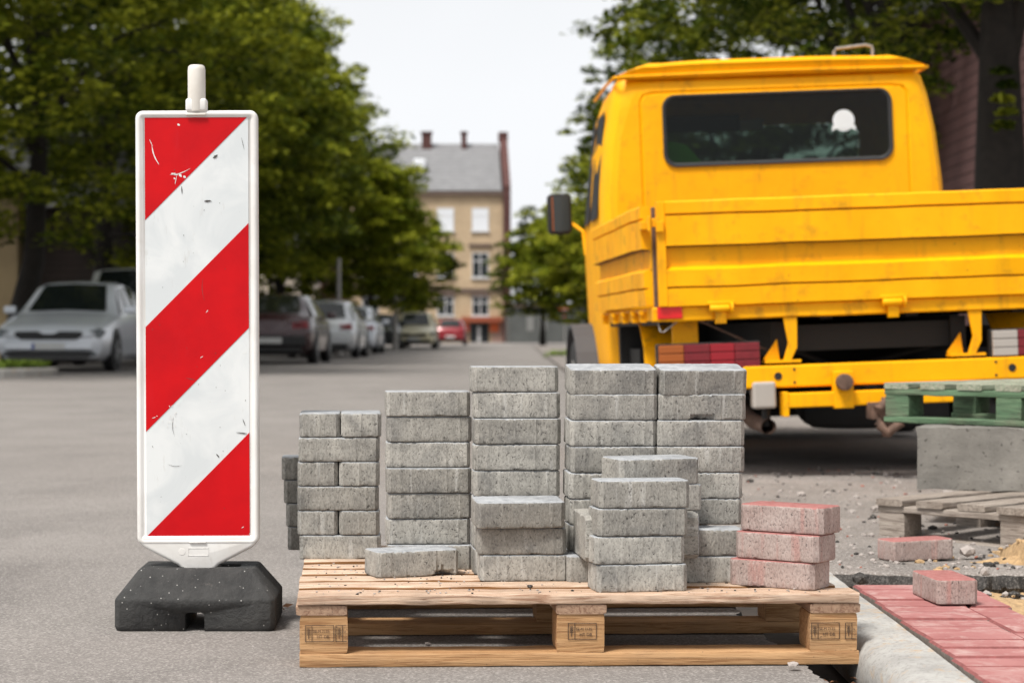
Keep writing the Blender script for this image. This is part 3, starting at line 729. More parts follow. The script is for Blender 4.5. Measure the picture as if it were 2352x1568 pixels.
# ------------------------------------------------------------------ yellow truck seen from behind
TW = 9.18
tr = empty('flatbed_truck', (2.153, TW, 0), 0, 'yellow crew cab dropside truck seen from behind, its paint dirty and dented', 'truck')
tr.rotation_euler = (0, R(-2.1), R(.7))
Yl, Yd, BK = M['yellow'], M['yellowd'], M['black']
M['groove'] = simple('groove_dirt_shade', (.16, .07, .008), .8, var=.6, scale=30)  # dirt, with the shade of grooves and step painted into the colour
def ribbed(x0, x1, z0, z1, prof, n, seed):
    """pressed panel facing -y, extruded along x with dents"""
    loops = []
    for k in range(n + 1):
        x = x0 + (x1 - x0) * k / n; lp = []
        for yy, f in prof:
            z = z0 + (z1 - z0) * f
            dent = .007 * noise.noise((x * 3.1 + seed, z * 6, seed)) + .003 * noise.noise((x * 11 + seed, z * 18, seed)) if yy < .0 else 0
            lp.append((x, yy + dent, z + .0035 * noise.noise((x * 4, seed, f * 2))))
        loops.append(lp)
    m_ = MB().loft(loops)
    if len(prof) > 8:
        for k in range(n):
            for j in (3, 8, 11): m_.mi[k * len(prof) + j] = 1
    return m_
PR = [(.012, 0), (-.034, 0), (-.036, .165), (-.016, .170), (-.016, .180), (-.036, .185), (-.040, .34), (-.008, .375), (-.004, .558), (-.046, .572), (-.046, .855), (-.030, .860), (-.030, .870), (-.046, .878), (-.046, .985), (-.040, 1), (.012, 1)]
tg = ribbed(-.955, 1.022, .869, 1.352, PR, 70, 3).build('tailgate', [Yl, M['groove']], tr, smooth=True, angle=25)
MB().box(-.993, -.955, -.040, .012, .869, 1.350).build('end_trim', Yl, tg, bevel=.003)
sb = ribbed(.05, 2.17, .875, 1.340, PR, 50, 9)
for i, (x, y, z) in enumerate(sb.v): sb.v[i] = (-1.022 + y + (.010 if x < .3 else 0), x, z)
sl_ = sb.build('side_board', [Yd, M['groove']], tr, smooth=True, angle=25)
sb = ribbed(.05, 2.17, .875, 1.340, PR, 30, 12)
for i, (x, y, z) in enumerate(sb.v): sb.v[i] = (1.022 - y, x, z)
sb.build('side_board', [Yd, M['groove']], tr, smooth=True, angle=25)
MB().box(-1.0, 1.0, 2.172, 2.195, .869, 1.33).build('front_board', Yd, tr, bevel=.004)
MB().box(-1.0, 1.0, .0, 2.17, .845, .868).build('bed_floor', BK, tr)
for s_ in (-1, 1):
    MB().box(s_ * 1.0 - .008, s_ * 1.0 + .012, .03, .05, .80, 1.33).build('corner_post', M['rust'], tr, bevel=.004)
l_ = MB().box(-1.04, -.985, -.045, -.02, 1.235, 1.275).box(-1.065, -1.03, -.03, .05, 1.225, 1.26).box(-1.0, -.965, -.06, -.035, 1.21, 1.26).tube([(-1.03, -.05, 1.215), (-1.03, -.05, 1.285)], .010)
l_.build('gate_latch', M['yellowd'], tr, bevel=.003)
# rear cross frame and side frames under the bed
fb = ribbed(-1.022, 1.022, .800, .866, [(.03, 0), (-.006, 0), (-.012, .1), (-.010, .9), (-.004, 1), (.03, 1)], 60, 21)
fb.build('rear_frame', Yd, tr, smooth=True, angle=30)
for s_ in (-1, 1): MB().box(s_ * 1.0 - .02, s_ * 1.0 + .02, .05, 2.17, .805, .866).build('side_frame', Yd, tr, bevel=.004)
def hinge(x, z):
    h = MB().tube([(x - .045, -.045, z), (x + .045, -.045, z)], .017, 10).box(x - .055, x + .07, -.045, -.033, z + .018, z + .032).tube([(x + .05, -.045, z), (x + .062, -.045, z)], .026, 10)
    h.box(x - .02, x + .03, -.042, -.015, z - .07, z)
    h.build('hinge', Yd, tr, bevel=.002, smooth=True)
for x in (-.72, .075, .80): hinge(x, .852)
for y in (.25, .55, .95, 1.4, 1.9): MB().tube([(-1.045, y - .02, .845), (-1.045, y + .02, .845)], .012, 8).box(-1.05, -1.02, y - .01, y + .01, .80, .85).build('side_hinge', Yd, tr)
MB().box(-1.003, -.888, -.022, -.013, .812, .867).build('reflector', M['reflred'], tr, bevel=.003)
# underside
ch = MB()
for x in (-.42, .42): ch.box(x - .035, x + .035, .12, 3.9, .62, .78)
for y in (.15, .9, 1.7, 2.6): ch.box(-.385, .385, y, y + .06, .64, .76)
for x in (-.95, -.7, -.2, .2, .7, .95): ch.box(x - .03, x + .03, .1, 2.15, .785, .843)
ch.box(-.5, .5, 1.25, 1.9, .30, .62).box(-.9, -.5, 1.5, 2.1, .30, .66).box(.5, .9, 1.5, 2.1, .30, .66).tube([(0, 1.1, .40), (0, 3.0, .45)], .05, 8).tube([(-.38, .16, .66), (.35, 1.2, .42)], .012, 6).tube([(.38, .16, .66), (-.2, 1.2, .45)], .012, 6)
for x in (-.45, .45): ch.box(x - .05, x + .05, .35, 1.9, .44, .50)
ch.box(-.55, .55, 3.0, 3.7, .20, .62).box(.55, .72, .9, 1.2, .2, .5)
ch.build('chassis', BK, tr)
MB().box(-.95, .95, 1.95, 2.02, .38, .84).build('dark_underbody', BK, tr)  # dark sheet added to close the underside where only shade shows
for x, sgn in ((-.392, 1), (.462, 1)):
    MB().prism([(x - .03, .80), (x + .034, .80), (x + .030, .66), (x + .0, .60), (x - .035, .60), (x - .01, .68)], -.005, .01).build('bumper_bracket', Yl, tr, bevel=.003)
    MB().prism([(x - .115, .61), (x - .05, .70), (x - .04, .60), (x - .10, .598)], .06, .07).build('gusset', Yd, tr)
    MB().box(x - .12, x + .045, -.01, .06, .592, .604).build('bracket_foot', Yd, tr)
bmpr = MB().box(-.62, 1.0, -.03, .05, .478, .580)
bo = bmpr.build('rear_bumper', Yl, tr, bevel=.008, seg=2)
for x in (-.46, .62): MB().lathe([(.018, -.033), (.018, -.028)], 'y', (x, 0, .531), 16).build('mounting_hole', BK, bo)
mbh = MB()
for x in (-.385, .545):
    for z in (.50, .56): MB().lathe([(.006, -.033), (.006, -.028)], 'y', (x, 0, z), 10).build('rivet', BK, bo)
MB().box(-.435, .43, -.07, -.0, .385, .452).build('tow_beam', Yl, tr, bevel=.006)
for x in (-.435, .425): MB().box(x - .012, x + .012, -.075, .03, .345, .458).build('beam_end', Yd, tr, bevel=.003)
kn = MB().box(-.215, -.125, -.078, -.03, .375, .545); kn.build('knob_plate', Yl, tr, bevel=.004)
MB().lathe([(.036, -.125), (.038, -.115), (.038, -.085), (.028, -.08), (.028, -.03)], 'y', (-.172, 0, .495), 20).build('round_knob', M['rust'], tr, bevel=.002, smooth=True)
MB().box(.06, .155, -.085, -.065, .40, .478).build('tow_plate', Yl, tr, bevel=.004)
cp = MB().obox((-.01, -.10, .36), .11, .12, .075).tube([(-.035, -.16, .30), (.0, -.17, .26), (.055, -.17, .30), (.06, -.15, .38), (.02, -.15, .41), (-.04, -.16, .37), (-.035, -.16, .30)], .024, 10).tube([(.01, -.12, .24), (.01, -.12, .42)], .022, 10)
cp.build('tow_coupling', M['rust'], tr, bevel=.004, smooth=True)
def lamp(x0, x1, segs, yz):
    lb = MB().box(x0 - .006, x1 + .006, .0, .05, yz - .065, yz + .065).build('tail_lamp', BK, tr, bevel=.004)
    x = x0
    for m, f in segs:
        w_ = (x1 - x0) * f
        g = MB()
        for k in range(3): g.box(x + .001, x + w_ - .001, -.022, .0, yz - .058 + k * .0395, yz - .058 + k * .0395 + .036)
        # one lens: joined by a backing plate
        g.box(x + .001, x + w_ - .001, -.008, -.002, yz - .058, yz + .058)
        g.build('lamp_lens', M[m], lb, bevel=.003)
        x += w_
lamp(-1.004, -.538, [('lamporange', .25), ('lampred', .26), ('lampred2', .24), ('lampred', .25)], .632)
lamp(.538, 1.004, [('lampwhite', .25), ('lampred', .24), ('lampred2', .26), ('lamporange', .25)], .645)
MB().box(-.582, -.475, -.05, .03, .385, .508).build('lamp_box', M['lampwhite'], tr, bevel=.012, seg=2)
MB().tube([(-.51, -.02, .300), (-.51, .4, .31), (-.48, .9, .36)], .036, 16, cap=False).tube([(-.51, -.02, .300), (-.51, .4, .31), (-.48, .9, .36)], .031, 16, cap=False).build('exhaust_pipe', M['rust'], tr, normals=False)
MB().tube([(-.51, .03, .30), (-.51, .03, .45)], .02, 8).build('pipe_hanger', BK, tr)
# mudguards, wires
for s_ in (-1, 1):
    MB().loft([[(s_ * .74, y, z), (s_ * .99, y, z), (s_ * .99, y + .012, z), (s_ * .74, y + .012, z)] for y, z in ((.62, .34), (.58, .52), (.62, .68), (.76, .79), (1.0, .81))]).build('mudguard', Yd, tr)
    MB().box(s_ * .86 - .06, s_ * .86 + .06, .10, .13, .60, .80).build('lamp_bracket', Yd, tr, bevel=.004)
MB().tube([(-1.0, .02, .81), (-.99, .0, .755), (-.975, -.0, .752), (-.9, .02, .805)], .004, 6).build('wire_loop', M['greyst'], tr)
MB().tube([(-.80, .05, .80), (-.55, .1, .68), (-.45, .12, .64)], .006, 6).build('cable', M['rust'], tr)
def wheel(par, name, x, y, z, r, w, axis='x', rim=.6, mat=None, hub='greyst'):
    pr = [(r * rim, -w / 2), (r * .92, -w / 2), (r, -w / 2 + w * .15), (r, w / 2 - w * .15), (r * .92, w / 2), (r * rim, w / 2)]
    t_ = MB().lathe(pr, axis, (0, 0, 0), 28).build(name, M['tyre'], par, smooth=True, angle=50, loc=(x, y, z))
    r1 = r * rim
    m_ = MB().lathe([(r1, -w / 2 + .01), (r1 * .85, -w / 2 - .004), (r1 * .7, -w / 2 + .02), (r1 * .3, -w / 2 + .015), (r1 * .25, -w / 2 - .005), (.01, -w / 2 - .005), (.01, w / 2 + .005), (r1 * .25, w / 2 + .005), (r1 * .3, w / 2 - .015), (r1 * .7, w / 2 - .02), (r1 * .85, w / 2 + .004), (r1, w / 2 - .01)], axis, (0, 0, 0), 20)
    for k in range(5):
        a = 2 * math.pi * k / 5
        if axis == 'x':
            for s_ in (-1, 1): m_.obox((s_ * (w / 2 - .002), math.cos(a) * r1 * .55, math.sin(a) * r1 * .55), .012, r1 * .85, r1 * .22, Matrix.Rotation(a, 3, 'X'))
    m_.build('rim', M[hub], t_, smooth=True)
    return t_
for s_ in (-1, 1):
    wheel(tr, 'wheel', s_ * .80, 1.06, .39, .335, .20); wheel(tr, 'wheel', s_ * .93 - (.06 if s_ < 0 else -.02), 3.35, .39, .335, .19)
MB().tube([(-.8, 1.06, .39), (.8, 1.06, .39)], .045, 12).lathe([(.03, -.13), (.10, -.10), (.135, -.03), (.135, .03), (.10, .10), (.03, .13)], 'y', (-.03, 1.06, .36), 20).build('rear_axle', BK, tr, smooth=True)
wheel(tr, 'spare_wheel', .17, .72, .345, .35, .19, 'z')
for x in (.78,): MB().box(x - .20, x + .20, .66, .672, .17, .62).build('mud_flap', M['seal'], tr, bevel=.003)
# cab
cabs = [(.97, .42), (.99, .80), (1.0, 1.25), (.99, 1.55), (.96, 1.85), (.922, 2.06), (.885, 2.17), (.865, 2.205)]
def ztop(x): return 2.283 - .055 * (abs(x) / .86) ** 2.2 - (.03 if abs(x) > .80 else 0)
right = cabs
outl = [(x, z) for x, z in cabs] + [(-x, z) for x, z in reversed(cabs)]
def radial(poly, c, n):
    pts = []
    m = len(poly)
    for k in range(n):
        a = 2 * math.pi * (k + .5) / n; dx, dz = math.cos(a), math.sin(a); best = None
        for i in range(m):
            x1, z1 = poly[i]; x2, z2 = poly[(i + 1) % m]; x1 -= c[0]; x2 -= c[0]; z1 -= c[1]; z2 -= c[1]
            ex, ez = x2 - x1, z2 - z1; den = dx * ez - dz * ex
            if abs(den) < 1e-9: continue
            t_ = (x1 * ez - z1 * ex) / den; u = (x1 * dz - z1 * dx) / den
            if t_ > 0 and -1e-6 <= u <= 1 + 1e-6 and (best is None or t_ > best): best = t_
        pts.append((c[0] + dx * best, c[1] + dz * best))
    return pts
C0 = (.0, 1.75); N_ = 120
def inset(sc, dz=0): return radial([((x) * (1 - sc / abs(x)), z - dz * sc * (z > 1.9)) for x, z in outl], C0, N_)
win = radial(rrect(.025, 1.888, 1.315, .41, .075), C0, N_)
# body shell
def sec(p, y): return [(x, y, z) for x, z in p]
sh = MB()
secs = [sec(inset(.085, 1), 2.215), sec(inset(.050, .7), 2.225), sec(inset(.018, .3), 2.262), sec(inset(0), 2.33)]
for y, wd in ((2.7, .005), (3.1, .015), (3.5, .03), (3.75, .05)):
    pp = inset(wd)
    secs.append([(x, y if z < 1.3 else y - max(0, (y - 3.1)) * (z - 1.3) * .6, z) for x, z in pp])
sh.loft(secs, caps=False)
pan = rrect(.01, 1.40, 1.55, 1.44, .06)
pa = radial(pan, C0, N_); pan2 = radial(rrect(.01, 1.40, 1.53, 1.42, .055), C0, N_); pan3 = radial(rrect(.01, 1.40, 1.515, 1.405, .05), C0, N_)
sh.loft([sec(inset(.085, 1), 2.215), sec(pa, 2.2135), sec(pan2, 2.222), sec(pan3, 2.2135), sec(win, 2.212), sec([(x + (C0[0] - x) * .004, z) for x, z in win], 2.24)], caps=False)
frn = radial(rrect(0, 1.72, 1.62, .62, .10), C0, N_); 
def fy(z): return 3.75 if z < 1.3 else 3.75 - .65 * (z - 1.3) * .6
sh.loft([secs[-1], [(x, fy(z) + .02, z) for x, z in frn]], caps=False)
cab = sh.build('cab', Yl, tr, smooth=True, angle=32)
# roof with a gutter lip all round
rf = MB(); loops = []
for y, sc_, dz in ((2.195, 1.0, -.006), (2.19, 1.0, .0), (2.20, .97, .012), (2.26, .93, .03), (2.5, .94, .035), (3.0, .93, .035), (3.30, .90, .015), (3.42, .86, -.02)):
    top = []
    for k in range(25):
        x = -.885 * sc_ + 1.77 * sc_ * k / 24; a = abs(x) / (.885 * sc_)
        z = 2.212 + dz + (.052 * (1 - a ** 6)) + (.012 * math.exp(-((a - .86) / .06) ** 2)) + .004 * noise.noise((x * 3, y * 3, 2))
        top.append((x, y, z))
    bot = [(x, y + .01, 2.195 + min(dz, 0)) for x, _, _ in reversed(top)]
    loops.append(top + bot)
rf.loft(loops); roof = rf.build('roof', Yl, tr, smooth=True, angle=35)
g_ = MB(); path = [(-.9, 3.3, 2.20), (-.905, 2.6, 2.208), (-.9, 2.22, 2.206), (-.87, 2.192, 2.205), (0, 2.19, 2.212), (.87, 2.192, 2.205), (.9, 2.22, 2.206), (.905, 2.6, 2.208), (.9, 3.3, 2.20)]
g_.tube(path, .0085, 8).build('gutter', Yd, roof, smooth=True)
# rear window: seal and pane
sl2 = MB(); prof = [(1.315, .41, .075, 2.208), (1.318, .413, .076, 2.200), (1.300, .395, .068, 2.198), (1.272, .367, .055, 2.204), (1.270, .365, .054, 2.212)]
sl2.loft([[(x, y, z) for x, z in rrect(.025, 1.888, w_, h_, r_, 7)] for w_, h_, r_, y in prof], caps=False)
seal = sl2.build('window_seal', M['seal'], tr, smooth=True, angle=60)
MB().prism(rrect(.025, 1.888, 1.29, .385, .06, 7), 2.211, 2.214).build('rear_window', M['glass'], tr)
MB().prism([(x, z) for x, z in rrect(0, 1.72, 1.60, .60, .10, 7)], 0, .004).build('windscreen', M['glass'], tr, normals=True)
ws = bpy.data.objects['windscreen']
for v_ in ws.data.vertices: v_.co.y += fy(v_.co.z) + .02
for s_ in (-1, 1):
    def sidep(y, z): 
        xx = np.interp(z, [q[1] for q in cabs], [q[0] for q in cabs]); return (s_ * (xx + .013 - np.interp(y, [2.31, 2.7, 3.1, 3.5], [0, .005, .015, .03])), y, z)
    for (y0, y1) in ((2.42, 2.90), (3.0, 3.45)):
        lo, hi = [], []
        poly = [(y0, 1.42), (y1, 1.42), (y1 - (.22 if y1 > 3.2 else 0), 2.04), (y0, 2.04)]
        o_ = MB().add([sidep(*p) for p in poly], [(0, 1, 2, 3)]).build('side_window', M['seal'], tr, normals=False)
# roof hoop
MB().tube([(.455, 2.6, 2.27), (.453, 2.6, 2.365), (.463, 2.6, 2.378), (.64, 2.6, 2.395), (.678, 2.6, 2.385), (.682, 2.6, 2.37), (.68, 2.6, 2.27)], .0095, 8).build('roof_hoop', M['greyst'], tr, smooth=True)
# interior and things seen through the window
it = MB().box(-.85, .85, 2.30, 3.6, .55, 1.1).box(-.7, -.15, 2.45, 2.6, 1.1, 1.62).box(.1, .7, 2.45, 2.6, 1.1, 1.62).box(-.8, .8, 3.35, 3.65, 1.1, 1.44)
it.build('seats_and_dash', M['interior'], tr, bevel=.02)
MB().box(.0, .15, 3.28, 3.30, 1.98, 2.05).build('inside_mirror', M['lampwhite'], tr, bevel=.01)  # pale colour painted in for the mirror's reflection
MB().box(-.5, 0.0, 3.26, 3.28, 1.98, 2.08).build('sun_visor', M['interior'], tr, bevel=.01)
mbs = MB(); pts = [(.405 + .062 * math.cos(2 * math.pi * k / 28), 1.915 + .062 * math.sin(2 * math.pi * k / 28)) for k in range(28)]
mbs.prism(pts, 2.2085, 2.2105).prism([(.335, 1.855), (.36, 1.868), (.45, 1.868), (.475, 1.855), (.47, 1.888), (.34, 1.888)], 2.2075, 2.2083)
mbs.build('round_sticker', M['white'], tr, normals=True)
vs_ = [(-.60, .0, 1.60), (-.33, 0, 1.60), (-.38, .02, 1.72), (-.47, .0, 1.83), (-.56, .02, 1.85), (-.60, 0, 1.84)]
MB().prism([(x, z) for x, _, z in vs_], 2.40, 2.44).build('safety_vest', M['vest'], tr, bevel=.015)
# wing mirror
mi = MB().prism(rrect(-1.115, 1.52, .155, .26, .03), 3.62, 3.68).build('wing_mirror', BK, tr, bevel=.012, seg=2, smooth=True)
MB().prism(rrect(-1.11, 1.52, .115, .225, .02), 3.612, 3.619).build('mirror_glass', emit_free_screen('mirror_face', (.03, .035, .035), .12), mi)
MB().prism([(-1.165, 1.41), (-1.158, 1.41), (-1.158, 1.63), (-1.165, 1.63)], 3.606, 3.611).build('mirror_edge', M['lamporange'], mi)
MB().tube([(-1.04, 3.65, 1.46), (-.97, 3.60, 1.40), (-.96, 3.58, 1.25)], .012, 8).build('mirror_arm', Yl, tr)
MB().loft([[(-1.10, 3.35 + .42 * math.cos(a), .39 + .42 * math.sin(a)), (-.88, 3.35 + .42 * math.cos(a), .39 + .42 * math.sin(a)), (-.88, 3.35 + .40 * math.cos(a), .39 + .40 * math.sin(a)), (-1.10, 3.35 + .40 * math.cos(a), .39 + .40 * math.sin(a))] for a in [R(k) for k in range(0, 200, 18)]]).build('wheel_arch', simple('grey_arch', (.06, .06, .065), .7), tr)

# ------------------------------------------------------------------ cars
CG = simple('dark_car_glass', (.012, .016, .016), .06); CH = simple('chrome', (.6, .6, .6), .2, .9, var=0); LH = simple('headlamp_glass', (.16, .18, .19), .08, .2, var=.6, scale=9)
PLT = simple('number_plate', (.62, .63, .62), .5); BLU = simple('blue_band', (.02, .05, .3), .5); TRIM = simple('black_trim', (.012, .012, .013), .5)
def car(name, P, body, label, front=True, kind='sedan', L_=4.6, Wd=1.80, Ht=1.45, yaw=0, extra=None):
    """local: x across, y along, car's end that faces the viewer at y=0; front=True: that end is the nose"""
    o = empty(name, P, R(yaw) - math.atan(SD), label, 'car', 'cars parked under the trees')
    w = Wd / 2; h = Ht
    if front:
        if kind == 'van': st = [(0, .30, .62, .66, .80, .84), (.10, .22, .72, .78, .94, .92), (.5, .20, .88, .92, 1, .93), (1.0, .18, .98, 1.02, 1, .92), (1.75, .18, 1.0, h * .97, 1, .80), (2.6, .18, 1.0, h, 1, .82), (4.2, .18, 1.0, h * .98, 1, .80), (4.6, .25, 1.0, h * .85, .97, .80), (4.72, .35, .95, 1.0, .95, .85)]
        else: st = [(0, .30, .58, .62, .78, .80), (.07, .22, .64, .70, .92, .88), (.35, .19, .72, .78, .985, .92), (.9, .17, .84, .90, 1, .90), (1.25, .17, .90, .95, 1, .88), (1.95, .17, .93, h * .96, 1, .70), (2.5, .17, .94, h, 1, .72), (3.3, .17, .95, h * .97, 1, .70), (4.0, .2, .97, 1.04, .98, .74), (4.45, .28, .92, .98, .93, .76), (4.6, .38, .80, .84, .86, .72)]
        wsi = (3, 4) if kind == 'van' else (4, 5); rwi = (6, 7) if kind == 'van' else (7, 8)
    else:
        if kind == 'estate': st = [(0, .38, .72, .80, .86, .80), (.10, .28, .88, .95, .95, .84), (.28, .22, .94, 1.0, .985, .84), (.62, .18, .95, h * .95, 1, .72), (1.2, .17, .95, h, 1, .74), (2.4, .17, .93, h * .98, 1, .72), (3.2, .17, .9, .95, 1, .88), (3.7, .17, .84, .88, 1, .9), (4.2, .22, .70, .74, .95, .88), (4.35, .3, .6, .64, .85, .8)]; wsi = (5, 6); rwi = (2, 3)
        else: st = [(0, .38, .78, .86, .84, .74), (.10, .28, .92, .985, .94, .80), (.50, .20, .96, 1.02, .99, .80), (1.15, .18, .96, h * .96, 1, .68), (1.7, .17, .95, h, 1, .71), (2.5, .17, .94, h * .98, 1, .70), (3.3, .17, .9, .95, 1, .88), (3.8, .17, .82, .88, 1, .9), (4.4, .22, .68, .74, .94, .88), (4.55, .3, .56, .62, .82, .8)]; wsi = (5, 6); rwi = (2, 3)
    ky = L_ / st[-1][0]
    secs = []
    for (y, zl, zb, zt, wl, wt) in st:
        wt = min(wt, wl)
        half = [(0, zl), (w * wl * .86, zl), (w * wl * .97, zl + .10), (w * wl, (zl + zb) / 2 + .04), (w * wl * .975, zb), (w * wt, zt - .04), (w * wt * .86, zt), (0, zt + .025)]
        secs.append([(x, y * ky, z) for x, z in half] + [(-x, y * ky, z) for x, z in reversed(half[1:-1])])
    body_o = MB().loft(secs).build('body', body, o, smooth=True, angle=38)
    sd_ = body_o.modifiers.new('s', 'SUBSURF'); sd_.levels = 1; sd_.render_levels = 1; sd_.subdivision_type = 'SIMPLE'
    def patch(nm, q, k=.10, off=.012, mat=CG):
        c = sum((Vector(p) for p in q), Vector()) / len(q); n_ = (Vector(q[1]) - Vector(q[0])).cross(Vector(q[-1]) - Vector(q[0])).normalized()
        ctr = Vector((0, L_ / 2, .7))
        if n_.dot(c - ctr) < 0: n_ = -n_
        vs = [Vector(p) + (c - Vector(p)) * k + n_ * off for p in q]; vb = [v_ - n_ * (off + .02) for v_ in vs]; m = len(q)
        if m == 6: return MB().add(vs, [(0, 1, 2, 5), (5, 2, 3, 4)]).build(nm, mat, o, normals=False)
        return MB().add(vs + vb, [tuple(range(m)), tuple(range(2 * m - 1, m - 1, -1))] + [(i, (i + 1) % m, (i + 1) % m + m, i + m) for i in range(m)]).build(nm, mat, o)
    for nm, (a, b) in (('windscreen', wsi), ('rear_window', rwi)):
        A, B_ = secs[a], secs[b]
        # indices: 5 = shoulder, 6 = roof edge, 9 = mirrored
        patch(nm, [A[6], B_[6], B_[7], B_[8], A[8], A[7]], .06, .02)
    lo = min(wsi[1], rwi[1]) if front else min(wsi[0], rwi[1]); hi = max(wsi[0], rwi[0])
    rng = range(wsi[1], rwi[0]) if front else range(rwi[1], wsi[0])
    for s_ in (0, 1):
        i4, i5 = (4, 5) if s_ == 0 else (10, 9)
        for k in rng: patch('side_window', [secs[k][i4], secs[k + 1][i4], secs[k + 1][i5], secs[k][i5]], .09, .006)
        e0, e1 = (wsi[0], wsi[1]) if front else (rwi[0], rwi[1])
        patch('side_window', [secs[e0][i4], secs[e1][i4], secs[e1][i5]], .16, .006)
        e0, e1 = (rwi[0], rwi[1]) if front else (wsi[0], wsi[1])
        patch('side_window', [secs[e0][i4], secs[e1][i4], secs[e0][i5]], .16, .006)
    for y in (.86 * ky, 3.55 * ky):
        for s_ in (-1, 1):
            MB().lathe([(.36, -.03), (.36, .03)], 'x', (0, 0, 0), 24).build('wheel_arch', TRIM, o, loc=(s_ * (w - .028), y, .34))
            wheel(o, 'wheel', s_ * (w - .09), y, .325, .32, .20, hub='rimm')
    for s_ in (-1, 1):
        ym = (wsi[0] and st[wsi[0]][0] * ky) + (.25 if front else -.25) * 1
        ym = st[wsi[0]][0] * ky + .22 if front else st[wsi[1]][0] * ky - .22
        MB().obox((s_ * (w + .09), ym, st[wsi[0 if front else 1]][2] + .10), .20, .10, .13).build('door_mirror', body, o, bevel=.03, seg=2, smooth=True)
    bar = lambda nm, x0, x1, z0, z1, m, y=-.012, d=.05, bv=.01: MB().box(x0, x1, y, y + d, z0, z1).build(nm, m, o, bevel=bv)
    if front:
        f1 = .02
        poly = [(-.52, .64), (-.54, .58), (-.44, .515), (.44, .515), (.54, .58), (.52, .64), (.18, .645), (.08, .605), (-.08, .605), (-.18, .645)]
        MB().prism(poly, -.035, .05).build('grille', TRIM, o)
        for s_ in (-1, 1):
            MB().prism([(s_ * .58, .53), (s_ * .59, .64), (s_ * .80, .69), (s_ * .87, .65), (s_ * .82, .55)], .02, .2).build('headlight', LH, o, bevel=.01)
            bar('fog_lamp', s_ * .64 - .10, s_ * .64 + .10, .26, .31, LH, .0, .1)
        MB().prism([(-.70, .33), (-.62, .235), (.62, .235), (.70, .33), (.56, .345), (-.56, .345)], -.045, .10).build('air_intake', TRIM, o)
        bar('bumper', -.70, .70, .35, .48, body, -.035, .1, .03)
        pl = bar('number_plate', -.26, .26, .36, .46, PLT, -.045, .012, .002); pl2 = MB().box(-.26, -.22, -.048, -.044, .362, .458).build('blue_band', BLU, pl)
    else:
        for s_ in (-1, 1):
            MB().prism([(s_ * .46, .70), (s_ * .46, .84), (s_ * .76, .86), (s_ * .79, .72)], .0, .16).build('tail_lamp', M['lampred2'], o, bevel=.01)
        bar('bumper', -.74, .74, .36, .58, extra or body, -.04, .15, .03)
        bar('bumper_skirt', -.66, .66, .24, .345, TRIM, -.01, .15, .02)
        bar('number_plate', -.26, .26, .42, .53, PLT, -.052, .012, .002)
    return o
M['rimm'] = simple('alloy_rim', (.32, .33, .34), .35, .6, var=.2)
silver = paint('silver_car_paint', (.74, .78, .84), .22, .15, .03); silver2 = paint('pale_silver_paint', (.62, .64, .66), .25, .3, .05)
wine = paint('dark_red_car_paint', (.045, .012, .016), .25, .2, .1); gold = paint('pale_gold_car_paint', (.66, .60, .40), .3, .15, .1); redc = paint('red_car_paint', (.24, .012, .02), .25, .1, .1); dark = paint('dark_car_paint', (.03, .035, .035), .25, .2, .1); vanp = paint('pale_grey_van_paint', (.62, .64, .62), .35, .1, .1)
def cpos(x, d): return (X(x, d), d, zg(d))
car('parked_car', cpos(112, 31.2), silver, 'silver sedan facing us at the left beside the grass island', True, L_=4.65, Wd=1.81, Ht=1.47)
car('parked_car', cpos(262, 37.6), vanp, 'pale grey van parked behind the silver sedan', True, 'van', L_=4.8, Wd=1.88, Ht=1.92)
car('parked_car', cpos(618, 39.8), wine, 'dark red sedan seen from behind just right of the striped beacon', False, L_=4.5, Wd=1.76, Ht=1.42, extra=TRIM)
car('parked_car', cpos(736, 49.5), silver2, 'pale silver estate car seen from behind in the left parked row', False, 'estate', L_=4.5, Wd=1.78, Ht=1.44)
car('parked_car', cpos(800, 60.5), silver, 'small grey hatchback in front of the pale silver estate car', False, 'estate', L_=4.1, Wd=1.72, Ht=1.46)
car('parked_car', cpos(868, 80), dark, 'dark grey car parked deep under the trees left of the gold car', True, L_=4.4, Wd=1.75, Ht=1.42, yaw=0)
car('parked_car', cpos(950, 82), gold, 'pale gold hatchback facing us down the street', True, L_=4.4, Wd=1.76, Ht=1.52)
car('parked_car', cpos(1034, 112), redc, 'bright red hatchback seen from behind near the shop', False, 'estate', L_=4.1, Wd=1.72, Ht=1.46)

